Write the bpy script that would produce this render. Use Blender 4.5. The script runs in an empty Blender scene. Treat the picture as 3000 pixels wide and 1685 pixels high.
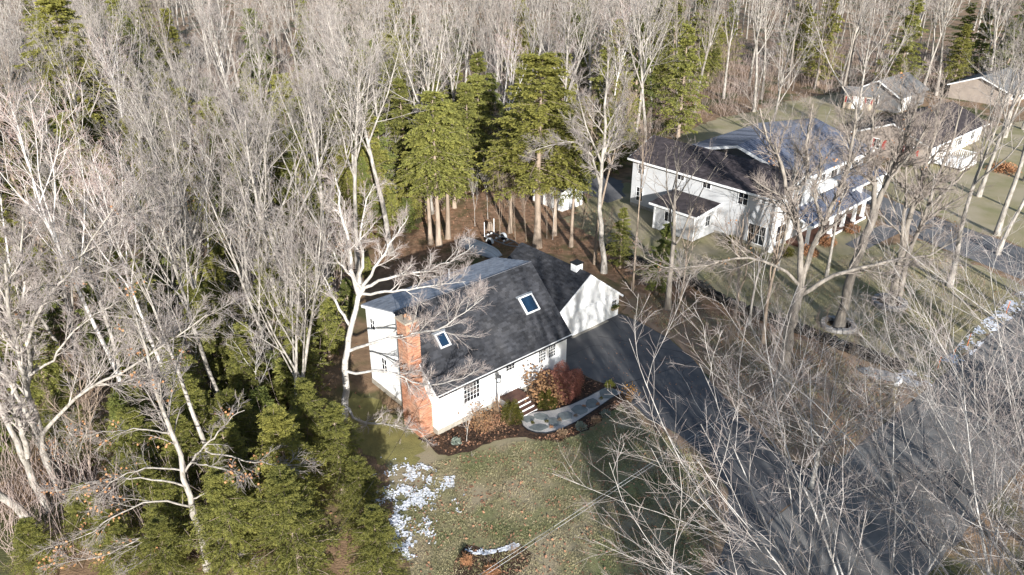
import bpy, math, random
import numpy as np
from mathutils import Matrix, Vector

R = math.radians
scene = bpy.context.scene
COL = scene.collection

# ------------------------------------------------------------------ camera, sky, sun, exposure
cam_data = bpy.data.cameras.new("camera")
cam = bpy.data.objects.new("camera", cam_data)
COL.objects.link(cam)
cam.location = (0.0, 0.0, 28.12)
cam.rotation_euler = (R(90 - 26.9), 0, 0)
cam_data.sensor_width = 36.0
cam_data.lens = 26.68
cam_data.clip_start = 0.5
cam_data.clip_end = 3000
scene.camera = cam

SUN_EL, SHADOW_AZ = 18.5, -12.0          # shadows run away from the camera, a little to the left
world = bpy.data.worlds.new("World")
scene.world = world
world.use_nodes = True
wn, wl = world.node_tree.nodes, world.node_tree.links
wn.clear()
sky = wn.new("ShaderNodeTexSky")
sky.sky_type = 'NISHITA'
sky.sun_disc = False
sky.sun_elevation = R(SUN_EL)
sky.sun_rotation = R(180 + SHADOW_AZ)
sky.air_density = 1.0
sky.dust_density = 0.6
bg = wn.new("ShaderNodeBackground")
bg.inputs["Strength"].default_value = 0.1
wo = wn.new("ShaderNodeOutputWorld")
wl.new(sky.outputs[0], bg.inputs[0])
wl.new(bg.outputs[0], wo.inputs[0])

sd = bpy.data.lights.new("sun", 'SUN')
sd.energy = 5.0
sd.angle = R(0.5)
sd.color = (1.0, 0.975, 0.935)
sun = bpy.data.objects.new("sun", sd)
COL.objects.link(sun)
_d = Vector((math.sin(R(SHADOW_AZ)) * math.cos(R(SUN_EL)), math.cos(R(SHADOW_AZ)) * math.cos(R(SUN_EL)), -math.sin(R(SUN_EL))))
sun.rotation_euler = _d.to_track_quat('-Z', 'Y').to_euler()
sun.location = (20, -60, 60)

scene.view_settings.view_transform = 'Standard'
scene.view_settings.look = 'None'
scene.view_settings.gamma = 1.0
scene.view_settings.use_curve_mapping = False
scene.view_settings.exposure = 1.05

rng = np.random.default_rng(7)
random.seed(7)

# ------------------------------------------------------------------ materials
def mat(name, c1, c2=None, scale=8.0, detail=6.0, rough=0.9, bump=0.0, bscale=None, spec=0.2, ramp=(0.35, 0.65),
        tone=None, c3=None, scale3=1.5, ramp3=(0.45, 0.6), stretch=None, metallic=0.0, rand=0.0, trans=0.0, bdist=0.05, pieces=False):
    m = bpy.data.materials.new(name)
    m.use_nodes = True
    nt = m.node_tree
    n, l = nt.nodes, nt.links
    b = n["Principled BSDF"]
    b.inputs["Roughness"].default_value = rough
    b.inputs["Specular IOR Level"].default_value = spec
    b.inputs["Metallic"].default_value = metallic
    tc = n.new("ShaderNodeTexCoord")
    co = tc.outputs["Object"]
    if pieces:                                                       # alike pieces: noise runs on across them
        co = n.new("ShaderNodeNewGeometry").outputs["Position"]
    if stretch:
        mp = n.new("ShaderNodeMapping")
        mp.inputs["Scale"].default_value = stretch
        l.new(co, mp.inputs[0])
        co = mp.outputs[0]
    def noise(s, d=detail):
        t = n.new("ShaderNodeTexNoise")
        t.inputs["Scale"].default_value = s
        t.inputs["Detail"].default_value = d
        l.new(co, t.inputs["Vector"])
        return t.outputs["Fac"]
    def rampn(fac, a, bb):
        r = n.new("ShaderNodeMapRange")
        r.inputs["From Min"].default_value = a
        r.inputs["From Max"].default_value = bb
        l.new(fac, r.inputs["Value"])
        return r.outputs["Result"]
    def mix(fac, a, bb):
        mx = n.new("ShaderNodeMix")
        mx.data_type = 'RGBA'
        if isinstance(fac, float):
            mx.inputs[0].default_value = fac
        else:
            l.new(fac, mx.inputs[0])
        for i, v in ((6, a), (7, bb)):
            if isinstance(v, (tuple, list)):
                mx.inputs[i].default_value = (*v, 1)
            else:
                l.new(v, mx.inputs[i])
        return mx.outputs[2]
    col = tuple(c1)
    if c2:
        col = mix(rampn(noise(scale), *ramp), c1, c2)
    if c3:
        col = mix(rampn(noise(scale3, 4.0), *ramp3), col, c3)
    if tone:
        at = n.new("ShaderNodeAttribute")
        at.attribute_name = "tone"
        col = mix(at.outputs["Fac"], col, tone)
    if rand:
        oi = n.new("ShaderNodeObjectInfo")
        mr = n.new("ShaderNodeMapRange")
        mr.inputs["To Min"].default_value = 1 - rand
        mr.inputs["To Max"].default_value = 1 + rand
        rv = oi.outputs["Random"]
        if pieces:                                                   # vary by object and by loose piece alike
            gi = n.new("ShaderNodeNewGeometry")
            ad = n.new("ShaderNodeMath"); ad.operation = 'ADD'
            l.new(rv, ad.inputs[0]); l.new(gi.outputs["Random Per Island"], ad.inputs[1])
            fr = n.new("ShaderNodeMath"); fr.operation = 'FRACT'
            l.new(ad.outputs[0], fr.inputs[0]); rv = fr.outputs[0]
        l.new(rv, mr.inputs["Value"])
        hs = n.new("ShaderNodeHueSaturation")
        l.new(mr.outputs["Result"], hs.inputs["Value"])
        if isinstance(col, tuple):
            hs.inputs["Color"].default_value = (*col, 1)
        else:
            l.new(col, hs.inputs["Color"])
        col = hs.outputs["Color"]
    if isinstance(col, tuple):
        b.inputs["Base Color"].default_value = (*col, 1)
    else:
        l.new(col, b.inputs["Base Color"])
    if bump:
        bp = n.new("ShaderNodeBump")
        bp.inputs["Strength"].default_value = bump
        bp.inputs["Distance"].default_value = bdist
        l.new(noise(bscale or scale * 4), bp.inputs["Height"])
        l.new(bp.outputs["Normal"], b.inputs["Normal"])
    if trans:
        out = n["Material Output"]
        tr = n.new("ShaderNodeBsdfTranslucent")
        if isinstance(col, tuple):
            tr.inputs["Color"].default_value = (*col, 1)
        else:
            l.new(col, tr.inputs["Color"])
        ms = n.new("ShaderNodeMixShader")
        ms.inputs[0].default_value = trans
        l.new(b.outputs[0], ms.inputs[1])
        l.new(tr.outputs[0], ms.inputs[2])
        l.new(ms.outputs[0], out.inputs["Surface"])
    return m

M = {}
M['forest'] = mat("forest_floor", (.17, .11, .068), (.29, .19, .115), 1.4, 12, bump=1.0, bscale=9, c3=(.085, .085, .035), scale3=.22, ramp3=(.5, .62), ramp=(.3, .7))
M['litter'] = mat("leaf_litter", (.18, .105, .062), (.32, .20, .125), 2.2, 12, bump=1.0, bscale=12, c3=(.13, .10, .05), scale3=.5, ramp3=(.5, .65))
M['lawn'] = mat("winter_lawn", (.235, .205, .115), (.15, .158, .07), .55, 10, bump=.9, bscale=22, c3=(.30, .25, .165), scale3=.3, ramp3=(.48, .62), ramp=(.36, .66))
M['strip'] = mat("thin_leafy_grass", (.26, .18, .115), (.20, .165, .09), .5, 12, bump=1.0, bscale=18, c3=(.30, .205, .14), scale3=.35, ramp3=(.42, .6), ramp=(.4, .7))
M['lawn2'] = mat("neighbour_lawn", (.29, .245, .15), (.215, .20, .10), .35, 10, bump=.9, bscale=16, c3=(.33, .28, .19), scale3=.21, ramp3=(.48, .62), ramp=(.36, .66))
M['mulch'] = mat("bark_mulch", (.028, .019, .014), (.085, .05, .033), 7, 10, bump=1.0, bscale=26, c3=(.13, .075, .045), scale3=1.3, ramp3=(.55, .72))
M['moss'] = mat("mossy_grass", (.23, .205, .075), (.17, .155, .06), 1.3, 10, bump=.8, bscale=20)
M['asphalt'] = mat("asphalt", (.088, .087, .090), (.115, .112, .112), 1.1, 10, rough=.85, bump=.4, bscale=60, c3=(.072, .072, .077), scale3=.25, ramp3=(.5, .7), bdist=.01)
M['road'] = mat("worn_asphalt", (.14, .134, .128), (.185, .178, .168), 1.4, 10, rough=.9, bump=.4, bscale=50, c3=(.09, .087, .085), scale3=.3, ramp3=(.5, .65), bdist=.01)
M['ndrive'] = mat("pale_asphalt", (.11, .11, .115), (.15, .148, .15), .7, 8, rough=.9, bump=.3, bscale=40, bdist=.01)
M['seam'] = mat("tar_seam", (.03, .03, .033), rough=.8)
M['white'] = mat("white_paint", (.78, .78, .77), (.72, .72, .71), 1.2, rough=.6, spec=.3)
M['trimw'] = mat("white_trim", (.80, .80, .79), rough=.5, spec=.3)
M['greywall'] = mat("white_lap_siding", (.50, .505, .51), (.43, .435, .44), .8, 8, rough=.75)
M['concrete'] = mat("foundation", (.36, .33, .28), (.26, .24, .20), 3, 8, bump=.4)
M['shingle'] = mat("dark_shingles", (.027, .028, .032), (.045, .046, .052), 1.3, 8, rough=.85, bump=.5, bscale=60, rand=.34, c3=(.058, .058, .062), scale3=.6, ramp3=(.48, .72), bdist=.01, pieces=True)
M['dshingle'] = mat("blue_grey_shingles", (.26, .275, .30), (.34, .355, .385), 2.0, 8, rough=.7, bump=.4, bscale=60, rand=.2, bdist=.01, pieces=True)  # rear dormer slope: lighter, bluer grey than the front roof's shingles
M['nshingle'] = mat("brown_black_shingles", (.036, .030, .032), (.07, .058, .06), 2.5, 8, rough=.85, bump=.5, bscale=50, rand=.15, bdist=.01, pieces=True)
M['metal'] = mat("blue_grey_metal_roof", (.17, .19, .25), (.23, .25, .31), .9, rough=.33, spec=.5, metallic=.45)
M['greyroof'] = mat("grey_shingles", (.13, .13, .13), (.17, .168, .165), 1.5, bump=.3)
M['brick'] = mat("brick", (.34, .15, .09), (.42, .215, .135), 1.1, rough=.9, bump=.4, bscale=50, rand=.28, c3=(.38, .26, .19), scale3=.9, ramp3=(.5, .75), pieces=True)
M['mortar'] = mat("mortar", (.48, .43, .37), (.40, .35, .30), 9, rough=.95, bump=.3)
M['flue'] = mat("clay_flue", (.35, .20, .12), rough=.9)
M['capstone'] = mat("chimney_cap", (.42, .36, .29), (.3, .26, .21), 6, bump=.4)
M['black'] = mat("black_metal", (.015, .015, .017), rough=.5, spec=.4)
M['glass'] = mat("window_glass", (.012, .015, .02), rough=.06, spec=.8)
M['skyglass'] = mat("skylight_glass", (.008, .024, .05), rough=.05, spec=.9)
M['shutter'] = mat("grey_shutter", (.50, .51, .52), rough=.6)
M['deck'] = mat("stained_deck", (.085, .042, .030), (.125, .062, .045), 2.5, rough=.6, stretch=(1, 12, 1), rand=.15)
M['gravel'] = mat("pale_gravel", (.36, .335, .31), (.62, .58, .54), 28, 4, bump=1.0, bscale=30)
M['flag'] = mat("bluestone", (.15, .165, .16), (.21, .225, .215), 2.2, 8, bump=.4, rand=.2)
M['stone'] = mat("field_stone", (.20, .19, .18), (.33, .31, .29), 5, 8, bump=.7, rand=.25)
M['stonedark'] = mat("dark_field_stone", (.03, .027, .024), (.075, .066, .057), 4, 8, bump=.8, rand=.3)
M['snow'] = mat("snow", (.80, .82, .86), (.62, .64, .68), 9, 6, rough=.7, bump=.6, bscale=18)
M['bark'] = mat("grey_bark", (.42, .385, .345), (.25, .228, .20), 2.6, 10, bump=1.0, bscale=9, tone=(.33, .283, .268), stretch=(1.6, 1.6, .6), rand=.14, spec=.1, c3=(.16, .145, .12), scale3=3.5, ramp3=(.52, .68))
M['barkwarm'] = mat("brown_bark", (.33, .26, .20), (.21, .165, .125), 2.4, 8, bump=.9, bscale=9, tone=(.29, .225, .195), stretch=(1.6, 1.6, .5), rand=.14, spec=.1)
M['barkdark'] = mat("ridged_bark", (.30, .265, .225), (.16, .14, .12), 2.8, 8, bump=1.0, bscale=10, tone=(.32, .265, .235), stretch=(2, 2, .4), rand=.1, spec=.1)
M['birch'] = mat("birch_bark", (.54, .51, .48), (.22, .19, .17), 2.2, 6, ramp=(.55, .72), tone=(.42, .28, .25), stretch=(.6, .6, 2.2), rand=.08, spec=.1)
M['twig'] = mat("red_tipped_twigs", (.50, .475, .44), (.32, .30, .275), 2.6, 8, bump=.8, bscale=9, tone=(.35, .285, .262), rand=.1, spec=.1, c3=(.24, .22, .2), scale3=3.5, ramp3=(.55, .7))
M['hembark'] = mat("hemlock_bark", (.34, .27, .21), (.22, .17, .13), 2.2, 8, bump=.9, bscale=9, stretch=(2, 2, .4), rand=.1, spec=.1)
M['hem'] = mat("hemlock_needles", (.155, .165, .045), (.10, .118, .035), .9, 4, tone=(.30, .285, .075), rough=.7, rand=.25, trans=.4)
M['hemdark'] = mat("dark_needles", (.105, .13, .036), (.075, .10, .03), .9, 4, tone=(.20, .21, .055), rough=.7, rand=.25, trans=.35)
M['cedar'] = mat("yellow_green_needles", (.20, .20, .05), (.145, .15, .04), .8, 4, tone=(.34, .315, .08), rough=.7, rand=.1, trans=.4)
M['leaf'] = mat("orange_beech_leaf", (.52, .28, .14), (.40, .20, .095), 2.5, rough=.8, rand=.2, trans=.3)
M['deadleaf'] = mat("fallen_leaf", (.30, .155, .085), (.40, .23, .14), .35, 3, rough=.9, tone=(.24, .125, .08))
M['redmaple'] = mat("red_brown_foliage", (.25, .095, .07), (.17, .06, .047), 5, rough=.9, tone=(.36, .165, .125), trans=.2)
M['hydrangea'] = mat("dried_flower_heads", (.27, .155, .075), (.19, .10, .05), 5, rough=.95, tone=(.36, .21, .11), trans=.2)
M['stalk'] = mat("dry_stalk", (.36, .25, .16), (.26, .17, .11), 5, rough=.95)
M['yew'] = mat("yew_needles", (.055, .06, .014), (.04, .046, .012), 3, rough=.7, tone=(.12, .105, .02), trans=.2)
M['sage'] = mat("grey_green_leaf", (.22, .25, .21), (.15, .18, .15), 6, rough=.9)
M['lime'] = mat("yellow_green_leaf", (.28, .27, .06), (.2, .2, .05), 6, rough=.8)
M['gold'] = mat("golden_leaf", (.62, .30, .05), rough=.8)
M['rust'] = mat("rust_dry_grass", (.30, .15, .075), (.22, .105, .055), 5, rough=.9, tone=(.40, .21, .11))
M['boat'] = mat("pale_boat_hull", (.50, .53, .56), (.44, .47, .5), 2, rough=.5, spec=.4)
M['galv'] = mat("galvanised_steel", (.20, .215, .23), rough=.5, metallic=.4)
M['rubber'] = mat("rubber", (.02, .02, .022), rough=.9)
M['straw'] = mat('straw_blades', (.40, .34, .22), (.26, .25, .12), .8, 4, rough=.9)
M['brush'] = mat('brush_stems', (.34, .265, .22), (.25, .185, .15), .3, 4, rough=.9, tone=(.40, .32, .29))
M['orange'] = mat("orange_plastic", (.75, .16, .03), rough=.6)
M['red'] = mat("red_paint", (.32, .05, .04), rough=.7)
M['tan'] = mat("tan_siding", (.42, .35, .27), (.36, .30, .23), 2, rough=.85)
M['stucco'] = mat("taupe_siding", (.35, .295, .25), (.29, .245, .21), 1.2, 8, rough=.9)
M['peeling'] = mat("weathered_white_boards", (.68, .66, .63), (.45, .36, .31), 1.1, 8, ramp=(.52, .68), rough=.8, stretch=(3, 3, .5))
M['post'] = mat("weathered_post", (.42, .35, .22), rough=.9)
M['wire'] = mat("pale_cable", (.42, .42, .42), rough=.5)
M['wiredark'] = mat("black_cable", (.03, .03, .03), rough=.6)
M['blue'] = mat("blue_plastic", (.05, .09, .4), rough=.5)

# ------------------------------------------------------------------ object helpers
def tag(o, label=None, cat=None, group=None, kind=None):
    if label: o["label"] = label
    if cat: o["category"] = cat
    if group: o["group"] = group
    if kind: o["kind"] = kind
    return o

def empty(name, loc=(0, 0, 0), rz=0.0, label=None, cat=None, group=None, scale=None):
    o = bpy.data.objects.new(name, None)
    COL.objects.link(o)
    o.location = loc
    o.rotation_euler = (0, 0, rz)
    if scale: o.scale = scale
    return tag(o, label, cat, group)

def link(name, me, parent=None, material=None, loc=None):
    o = bpy.data.objects.new(name, me)
    COL.objects.link(o)
    if parent is not None: o.parent = parent
    if loc is not None: o.location = loc
    if material is not None and not me.materials: me.materials.append(material)
    return o

def fast_mesh(name, V, F, tone=None, smooth=True):
    """V (n,3) array, F (m,4) or (m,3) array of one face size"""
    V = np.ascontiguousarray(V, np.float32); F = np.ascontiguousarray(F, np.int32)
    me = bpy.data.meshes.new(name)
    k = F.shape[1]; m = len(F)
    me.vertices.add(len(V)); me.vertices.foreach_set("co", V.ravel())
    me.loops.add(m * k); me.loops.foreach_set("vertex_index", F.ravel())
    me.polygons.add(m)
    me.polygons.foreach_set("loop_start", np.arange(0, m * k, k, dtype=np.int32))
    me.polygons.foreach_set("use_smooth", np.full(m, smooth))
    if tone is not None:
        a = me.attributes.new("tone", 'FLOAT', 'POINT')
        a.data.foreach_set("value", np.ascontiguousarray(tone, np.float32))
    me.update(calc_edges=True)
    return me

class MB:
    """collects boxes, prisms, bars and polygons, then links them as one mesh object"""
    def __init__(s): s.v = []; s.f = []
    def poly(s, pts):
        i = len(s.v); s.v += [tuple(p) for p in pts]; s.f.append(tuple(range(i, i + len(pts)))); return s
    def hexa(s, p):
        i = len(s.v); s.v += [tuple(q) for q in p]
        s.f += [tuple(i + a for a in q) for q in ((3, 2, 1, 0), (4, 5, 6, 7), (0, 1, 5, 4), (1, 2, 6, 5), (2, 3, 7, 6), (3, 0, 4, 7))]
        return s
    def box(s, x0, x1, y0, y1, z0, z1):
        return s.hexa([(x0, y0, z0), (x1, y0, z0), (x1, y1, z0), (x0, y1, z0), (x0, y0, z1), (x1, y0, z1), (x1, y1, z1), (x0, y1, z1)])
    def prism(s, pts, ax, a, b):
        """extrude a 2-D outline along an axis: ax 0 -> pts are (y,z); 1 -> (x,z); 2 -> (x,y)"""
        def P(p, t): return (t, p[0], p[1]) if ax == 0 else ((p[0], t, p[1]) if ax == 1 else (p[0], p[1], t))
        i = len(s.v); n = len(pts)
        s.v += [P(p, a) for p in pts] + [P(p, b) for p in pts]
        s.f.append(tuple(range(i + n - 1, i - 1, -1))); s.f.append(tuple(range(i + n, i + 2 * n)))
        for k in range(n):
            s.f.append((i + k, i + (k + 1) % n, i + n + (k + 1) % n, i + n + k))
        return s
    def bar(s, a, b, r, n=6, r2=None):
        a, b = Vector(a), Vector(b); t = (b - a).normalized()
        u = t.cross(Vector((0, 0, 1)) if abs(t.z) < .9 else Vector((1, 0, 0))).normalized(); w = t.cross(u)
        i = len(s.v); r2 = r if r2 is None else r2
        for c, rr in ((a, r), (b, r2)):
            for k in range(n):
                q = 2 * math.pi * k / n
                s.v.append(tuple(c + u * (rr * math.cos(q)) + w * (rr * math.sin(q))))
        for k in range(n):
            s.f.append((i + k, i + (k + 1) % n, i + n + (k + 1) % n, i + n + k))
        s.f.append(tuple(range(i + n - 1, i - 1, -1))); s.f.append(tuple(range(i + n, i + 2 * n)))
        return s
    def path(s, pts, r, n=6):
        for a, b in zip(pts, pts[1:]): s.bar(a, b, r, n)
        return s
    def slab(s, q, th):
        """a roof slab: four corners of the top face, thickness downwards along the normal"""
        q = [Vector(p) for p in q]; nn = (q[1] - q[0]).cross(q[3] - q[0]).normalized()
        if nn.z < 0: nn = -nn
        lo = [p - nn * th for p in q]
        return s.hexa(lo + q)
    def mesh(s, name):
        me = bpy.data.meshes.new(name); me.from_pydata(s.v, [], s.f); me.update(); return me
    def build(s, name, material, parent=None, bevel=0.0, smooth=False):
        me = s.mesh(name); me.materials.append(material)
        o = bpy.data.objects.new(name, me); COL.objects.link(o)
        if parent is not None: o.parent = parent
        import bmesh
        bm = bmesh.new(); bm.from_mesh(me); bmesh.ops.recalc_face_normals(bm, faces=bm.faces)
        if bevel: bmesh.ops.bevel(bm, geom=list(bm.edges), offset=bevel, segments=1, affect='EDGES')
        bm.to_mesh(me); bm.free()
        if smooth:
            me.polygons.foreach_set("use_smooth", np.full(len(me.polygons), True))
        return o

def copy_tree(o, parent=None):
    c = o.copy(); COL.objects.link(c)
    if parent is not None: c.parent = parent
    for ch in list(o.children): copy_tree(ch, c)
    return c

def pieces(name, mesh, mats, material, parent, nmax=300, key=None):
    """alike pieces: the first nmax (largest in view) as separate parts sharing one mesh, the rest one joined part"""
    if not mesh.materials: mesh.materials.append(material)
    if key: mats = sorted(mats, key=key)
    for m in mats[:nmax]:
        o = bpy.data.objects.new(name, mesh); COL.objects.link(o); o.parent = parent; o.matrix_local = m
    rest = mats[nmax:]
    if rest:
        V = np.array([v.co[:] for v in mesh.vertices]); F = [tuple(p.vertices) for p in mesh.polygons]
        allV = []; allF = []
        for m in rest:
            A = np.array(m); i = len(allV)
            allV += (V @ A[:3, :3].T + A[:3, 3]).tolist(); allF += [tuple(i + a for a in f) for f in F]
        me = bpy.data.meshes.new(name + "_field"); me.from_pydata(allV, [], allF); me.update(); me.materials.append(material)
        o = bpy.data.objects.new(name, me); COL.objects.link(o); o.parent = parent; o["kind"] = "stuff"

def wobble_outline(pts, step=.5, amp=.12, seed=1):
    rs = np.random.default_rng(seed); out = []
    n = len(pts)
    for i in range(n):
        a, b = np.array(pts[i]), np.array(pts[(i + 1) % n]); d = np.linalg.norm(b - a); k = max(1, int(d / step))
        for j in range(k):
            p = a + (b - a) * j / k
            out.append(tuple(p + rs.normal(0, amp, 2) * (0.3 if j == 0 else 1)))
    return out

def sheet(name, pts, z, material, step=.5, amp=.1, seed=1, smooth_edge=False):
    """a flat piece of ground with an uneven outline"""
    import bmesh
    o2 = pts if smooth_edge else wobble_outline(pts, step, amp, seed)
    bm = bmesh.new(); vs = [bm.verts.new((p[0], p[1], z)) for p in o2]
    es = [bm.edges.new((vs[i], vs[(i + 1) % len(vs)])) for i in range(len(vs))]
    bmesh.ops.triangle_fill(bm, edges=es, use_beauty=True)
    for f in bm.faces:
        f.normal_update()
        if f.normal.z < 0: f.normal_flip()
    me = bpy.data.meshes.new(name); bm.to_mesh(me); bm.free(); me.materials.append(material)
    o = bpy.data.objects.new(name, me); COL.objects.link(o); o["kind"] = "structure"
    return o

def inside(x, y, poly):
    c = False; j = len(poly) - 1
    for i in range(len(poly)):
        xi, yi = poly[i]; xj, yj = poly[j]
        if (yi > y) != (yj > y) and x < (xj - xi) * (y - yi) / (yj - yi) + xi: c = not c
        j = i
    return c

# ------------------------------------------------------------------ ground, roads, beds
AZ = R(49.2)
A2 = np.array([math.sin(AZ), math.cos(AZ)]); B2 = np.array([-math.cos(AZ), math.sin(AZ)])
HO = np.array([-4.376, 36.104])
def W(u, v): p = HO + u * A2 + v * B2; return (float(p[0]), float(p[1]))
def on_road(t, n): p = np.array([21.5, 36.3]) + t * A2 - n * B2; return (float(p[0]), float(p[1]))

mb = MB(); mb.poly([(-1500, -1500, 0), (1500, -1500, 0), (1500, 1500, 0), (-1500, 1500, 0)])
tag(mb.build("ground", M['forest']), kind='structure')
sheet("backyard_leaf_litter", [(-13, 58), (-11, 62), (-9, 68), (-8, 78), (0, 82), (8, 76), (12, 64), (17, 54), (22, 48.5), (24, 46), (20, 44), (17, 47), (13, 52), (9, 56), (4, 62), (-4, 62), (-9, 58)], .006, M['litter'], .6, .25, 2)
sheet("front_lawn", [(-7.2, 34.6), (-6.2, 30), (-4.8, 26), (-4, 22), (-2, 16.5), (2, 19.2), (9.8, 26.0), (11.0, 28.2), (11.75, 31.5), (11.15, 34.3), (9.95, 36.3), (8.45, 37.8), (7.3, 39.9), (5.5, 41), (-4.2, 35.0), (-6.6, 37.2), (-9.2, 40.5), (-9.6, 37)], .012, M['lawn'], .4, .07, 3)
sheet("side_strip_lawn", [(8.35, 51.1), (9.45, 50.1), (11.35, 47.5), (12.5, 44.8), (13.1, 42), (13.8, 39.1), (14.6, 36.8), (15.4, 34.6), (16.3, 33.2), (18.4, 33.6), (23.5, 38.0), (27, 41.1), (24.5, 44), (22.8, 46), (20.5, 47.6), (18.2, 49), (15.5, 50.5), (12.5, 52.6), (10, 54.8)], .012, M['strip'], .4, .1, 4)
sheet("neighbour_lawn", [(15, 57), (16.8, 54), (18, 52.4), (19.4, 50.8), (21.2, 48.9), (23, 47.2), (24.5, 45.6), (26.4, 43.4), (27.4, 41.5), (42.6, 54.6), (38.2, 65.1), (32.8, 63.2), (30, 64), (26, 61), (22, 63), (17, 62.5), (13, 66.5), (10.5, 71), (8.5, 74), (5, 70.5), (9, 63.5), (13, 58)], .012, M['lawn2'], .5, .15, 5)
sheet("house_surround", [(15.5, 56), (26, 60), (33, 63), (36, 68), (33, 78), (26, 90), (18, 86), (8.5, 78), (6.5, 73), (10, 66)], .008, M['lawn2'], .6, .3, 51)
sheet("far_lawn", [(41.6, 72.8), (46.9, 63.2), (50.8, 61.2), (64, 72.5), (80, 86.5), (110, 112), (104, 122), (80, 112), (66, 104), (50, 90), (44, 84), (39, 80)], .012, M['lawn2'], 1.0, .3, 6)
sheet("back_lawn", [(22, 84), (30, 90), (38, 96), (46, 106), (58, 116), (66, 122), (62, 128), (48, 124), (36, 114), (28, 108), (22, 100), (19, 92)], .012, M['lawn2'], 1.0, .4, 7)
sheet("mossy_ground", [(-9.4, 40.5), (-6.3, 36.6), (-5.2, 35.2), (-5.4, 33.4), (-7.3, 33.4), (-9.6, 35.5), (-11.5, 39)], .017, M['moss'], .35, .22, 8)
sheet("driveway", [W(10.5, .05), W(10.5, 3.05), W(19.1, 3.05), (8.3, 50.95), (9.36, 49.98), (11.28, 47.34), (12.44, 44.65), (13.05, 41.95), (13.75, 39.06), (14.56, 36.65), (15.3, 34.45), (16.25, 33.1), (18.3, 33.54), (9.7, 26.1), (10.8, 28.2), (11.6, 31.5), (11.0, 34.2), (9.85, 36.2), (8.3, 37.75), (7.3, 39.6), (6.9, 41.0), (5.44, 41.9), (4.0, 43.2)], .020, M['asphalt'], .35, .025, 9)
road = sheet("road", [on_road(-140, 0), on_road(220, 0), on_road(220, 6.8), on_road(-140, 6.8)], .016, M['road'], .6, .05, 10)
sheet("neighbour_driveway", [(37.9, 73.4), (33.2, 80.6), (37.0, 84.2), (41.3, 72.9), (46.7, 63.2), (50.5, 61.25), (45.0, 56.5), (42.6, 56.9), (38.3, 65.2), (36.6, 69.0)], .020, M['ndrive'], .5, .03, 11)
sheet("front_walk", [(31.6, 62.6), (32.8, 63.55), (37.5, 67.3), (36.2, 69.0), (34.5, 67.6), (30.7, 64.2)], .026, M['ndrive'], .5, .01, 12)
for i, (a, b) in enumerate([((6.2, 47.6), (12.2, 45.3)), ((7.5, 41.5), (12.6, 44.2)), ((14.2, 38.0), (10.0, 36.5))]):
    a, b = np.array(a), np.array(b); n = np.array([-(b - a)[1], (b - a)[0]]); n = n / np.linalg.norm(n) * .02
    sheet("driveway_seam", [tuple(a + n), tuple(b + n), tuple(b - n), tuple(a - n)], .0245, M['seam'], .4, .012, 20 + i)
sheet("garden_bed", [(-5.5, 36.9), (-5.35, 35.9), (-5.0, 35.45), (-4.44, 34.58), (-3.64, 34.15), (-2.45, 34.5), (-1.71, 35.15), (-.63, 35.65), (.47, 35.9), (1.71, 35.5), (2.8, 35.45), (3.7, 36.05), (4.97, 36.95), (6.28, 38.56), (7.39, 39.98), (6.92, 41.0), (5.44, 41.85), (4.0, 43.1), W(10.4, .1), W(0, .1), W(-1, .1), W(-1.1, .5)], .026, M['mulch'], .3, .07, 13)
sheet("island_bed", [(-2.55, 27.0), (-2.22, 27.5), (-1.75, 27.4), (-1.23, 27.1), (-.8, 27.2), (-.52, 27.4), (0, 27.6), (.45, 27.5), (.9, 27.0), (.88, 26.4), (.4, 25.8), (-.3, 25.2), (-1.5, 24.9), (-2.5, 25.2), (-2.85, 26.1)], .024, M['mulch'], .25, .05, 14)

for k in range(9):                                                   # hairline cracks in the old asphalt
    p = np.array([(6.5, 46), (9.5, 44), (11, 40), (8, 48.5), (12.3, 36.5), (20, 33.5), (24, 35), (30, 41), (17, 29)][k], float); a = random.uniform(0, 6.28); pl = [p.copy()]
    for _ in range(9):
        a += random.gauss(0, .5); p = p + np.array([math.cos(a), math.sin(a)]) * .38; pl.append(p.copy())
    mb = MB()
    for u_, v_ in zip(pl, pl[1:]):
        d_ = (v_ - u_) / np.linalg.norm(v_ - u_); n_ = np.array([-d_[1], d_[0]]) * .012
        mb.poly([(*(u_ - n_), .0245), (*(v_ - n_), .0245), (*(v_ + n_), .0245), (*(u_ + n_), .0245)])
    tag(mb.build("asphalt_crack", M['seam']), kind='structure')
sheet("drive_verge", [(7.2, 39.9), (8.3, 37.9), (9.8, 36.4), (11.0, 34.4), (11.65, 31.5), (10.9, 28.3), (9.7, 26.1), (8.6, 25.2), (9.8, 28.6), (10.6, 31.4), (10.2, 34.0), (9.1, 35.9), (7.6, 37.6), (6.6, 39.4)], .0165, M['strip'], .3, .16, 61)
# curved garden path: gravel, steel edging, flagstones and tufts
path_out = [(.56, 37.47), (.66, 36.95), (.95, 36.55), (1.4, 36.3), (2.05, 36.24), (2.86, 36.56), (3.88, 37.34), (5.13, 38.56), (6.35, 39.84), (7.1, 40.4)]
path_in = [(6.2, 41.15), (4.84, 39.98), (3.67, 39.12), (2.65, 38.6), (1.9, 38.4), (1.35, 38.35), (.8, 38.0)]
pth = sheet("garden_path", path_out + path_in, .038, M['gravel'], .3, .02, 15)
mb = MB()
for seg in (path_out, path_in):
    for a, b in zip(seg, seg[1:]):
        a3, b3 = np.array(a), np.array(b); d = (b3 - a3) / np.linalg.norm(b3 - a3); n = np.array([-d[1], d[0]]) * .025
        q = [a3 - n, b3 - n, b3 + n, a3 + n]
        mb.hexa([(*p, 0.0) for p in q] + [(*p, .07) for p in q])
mb.build("edging", M['black'], pth)
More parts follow.
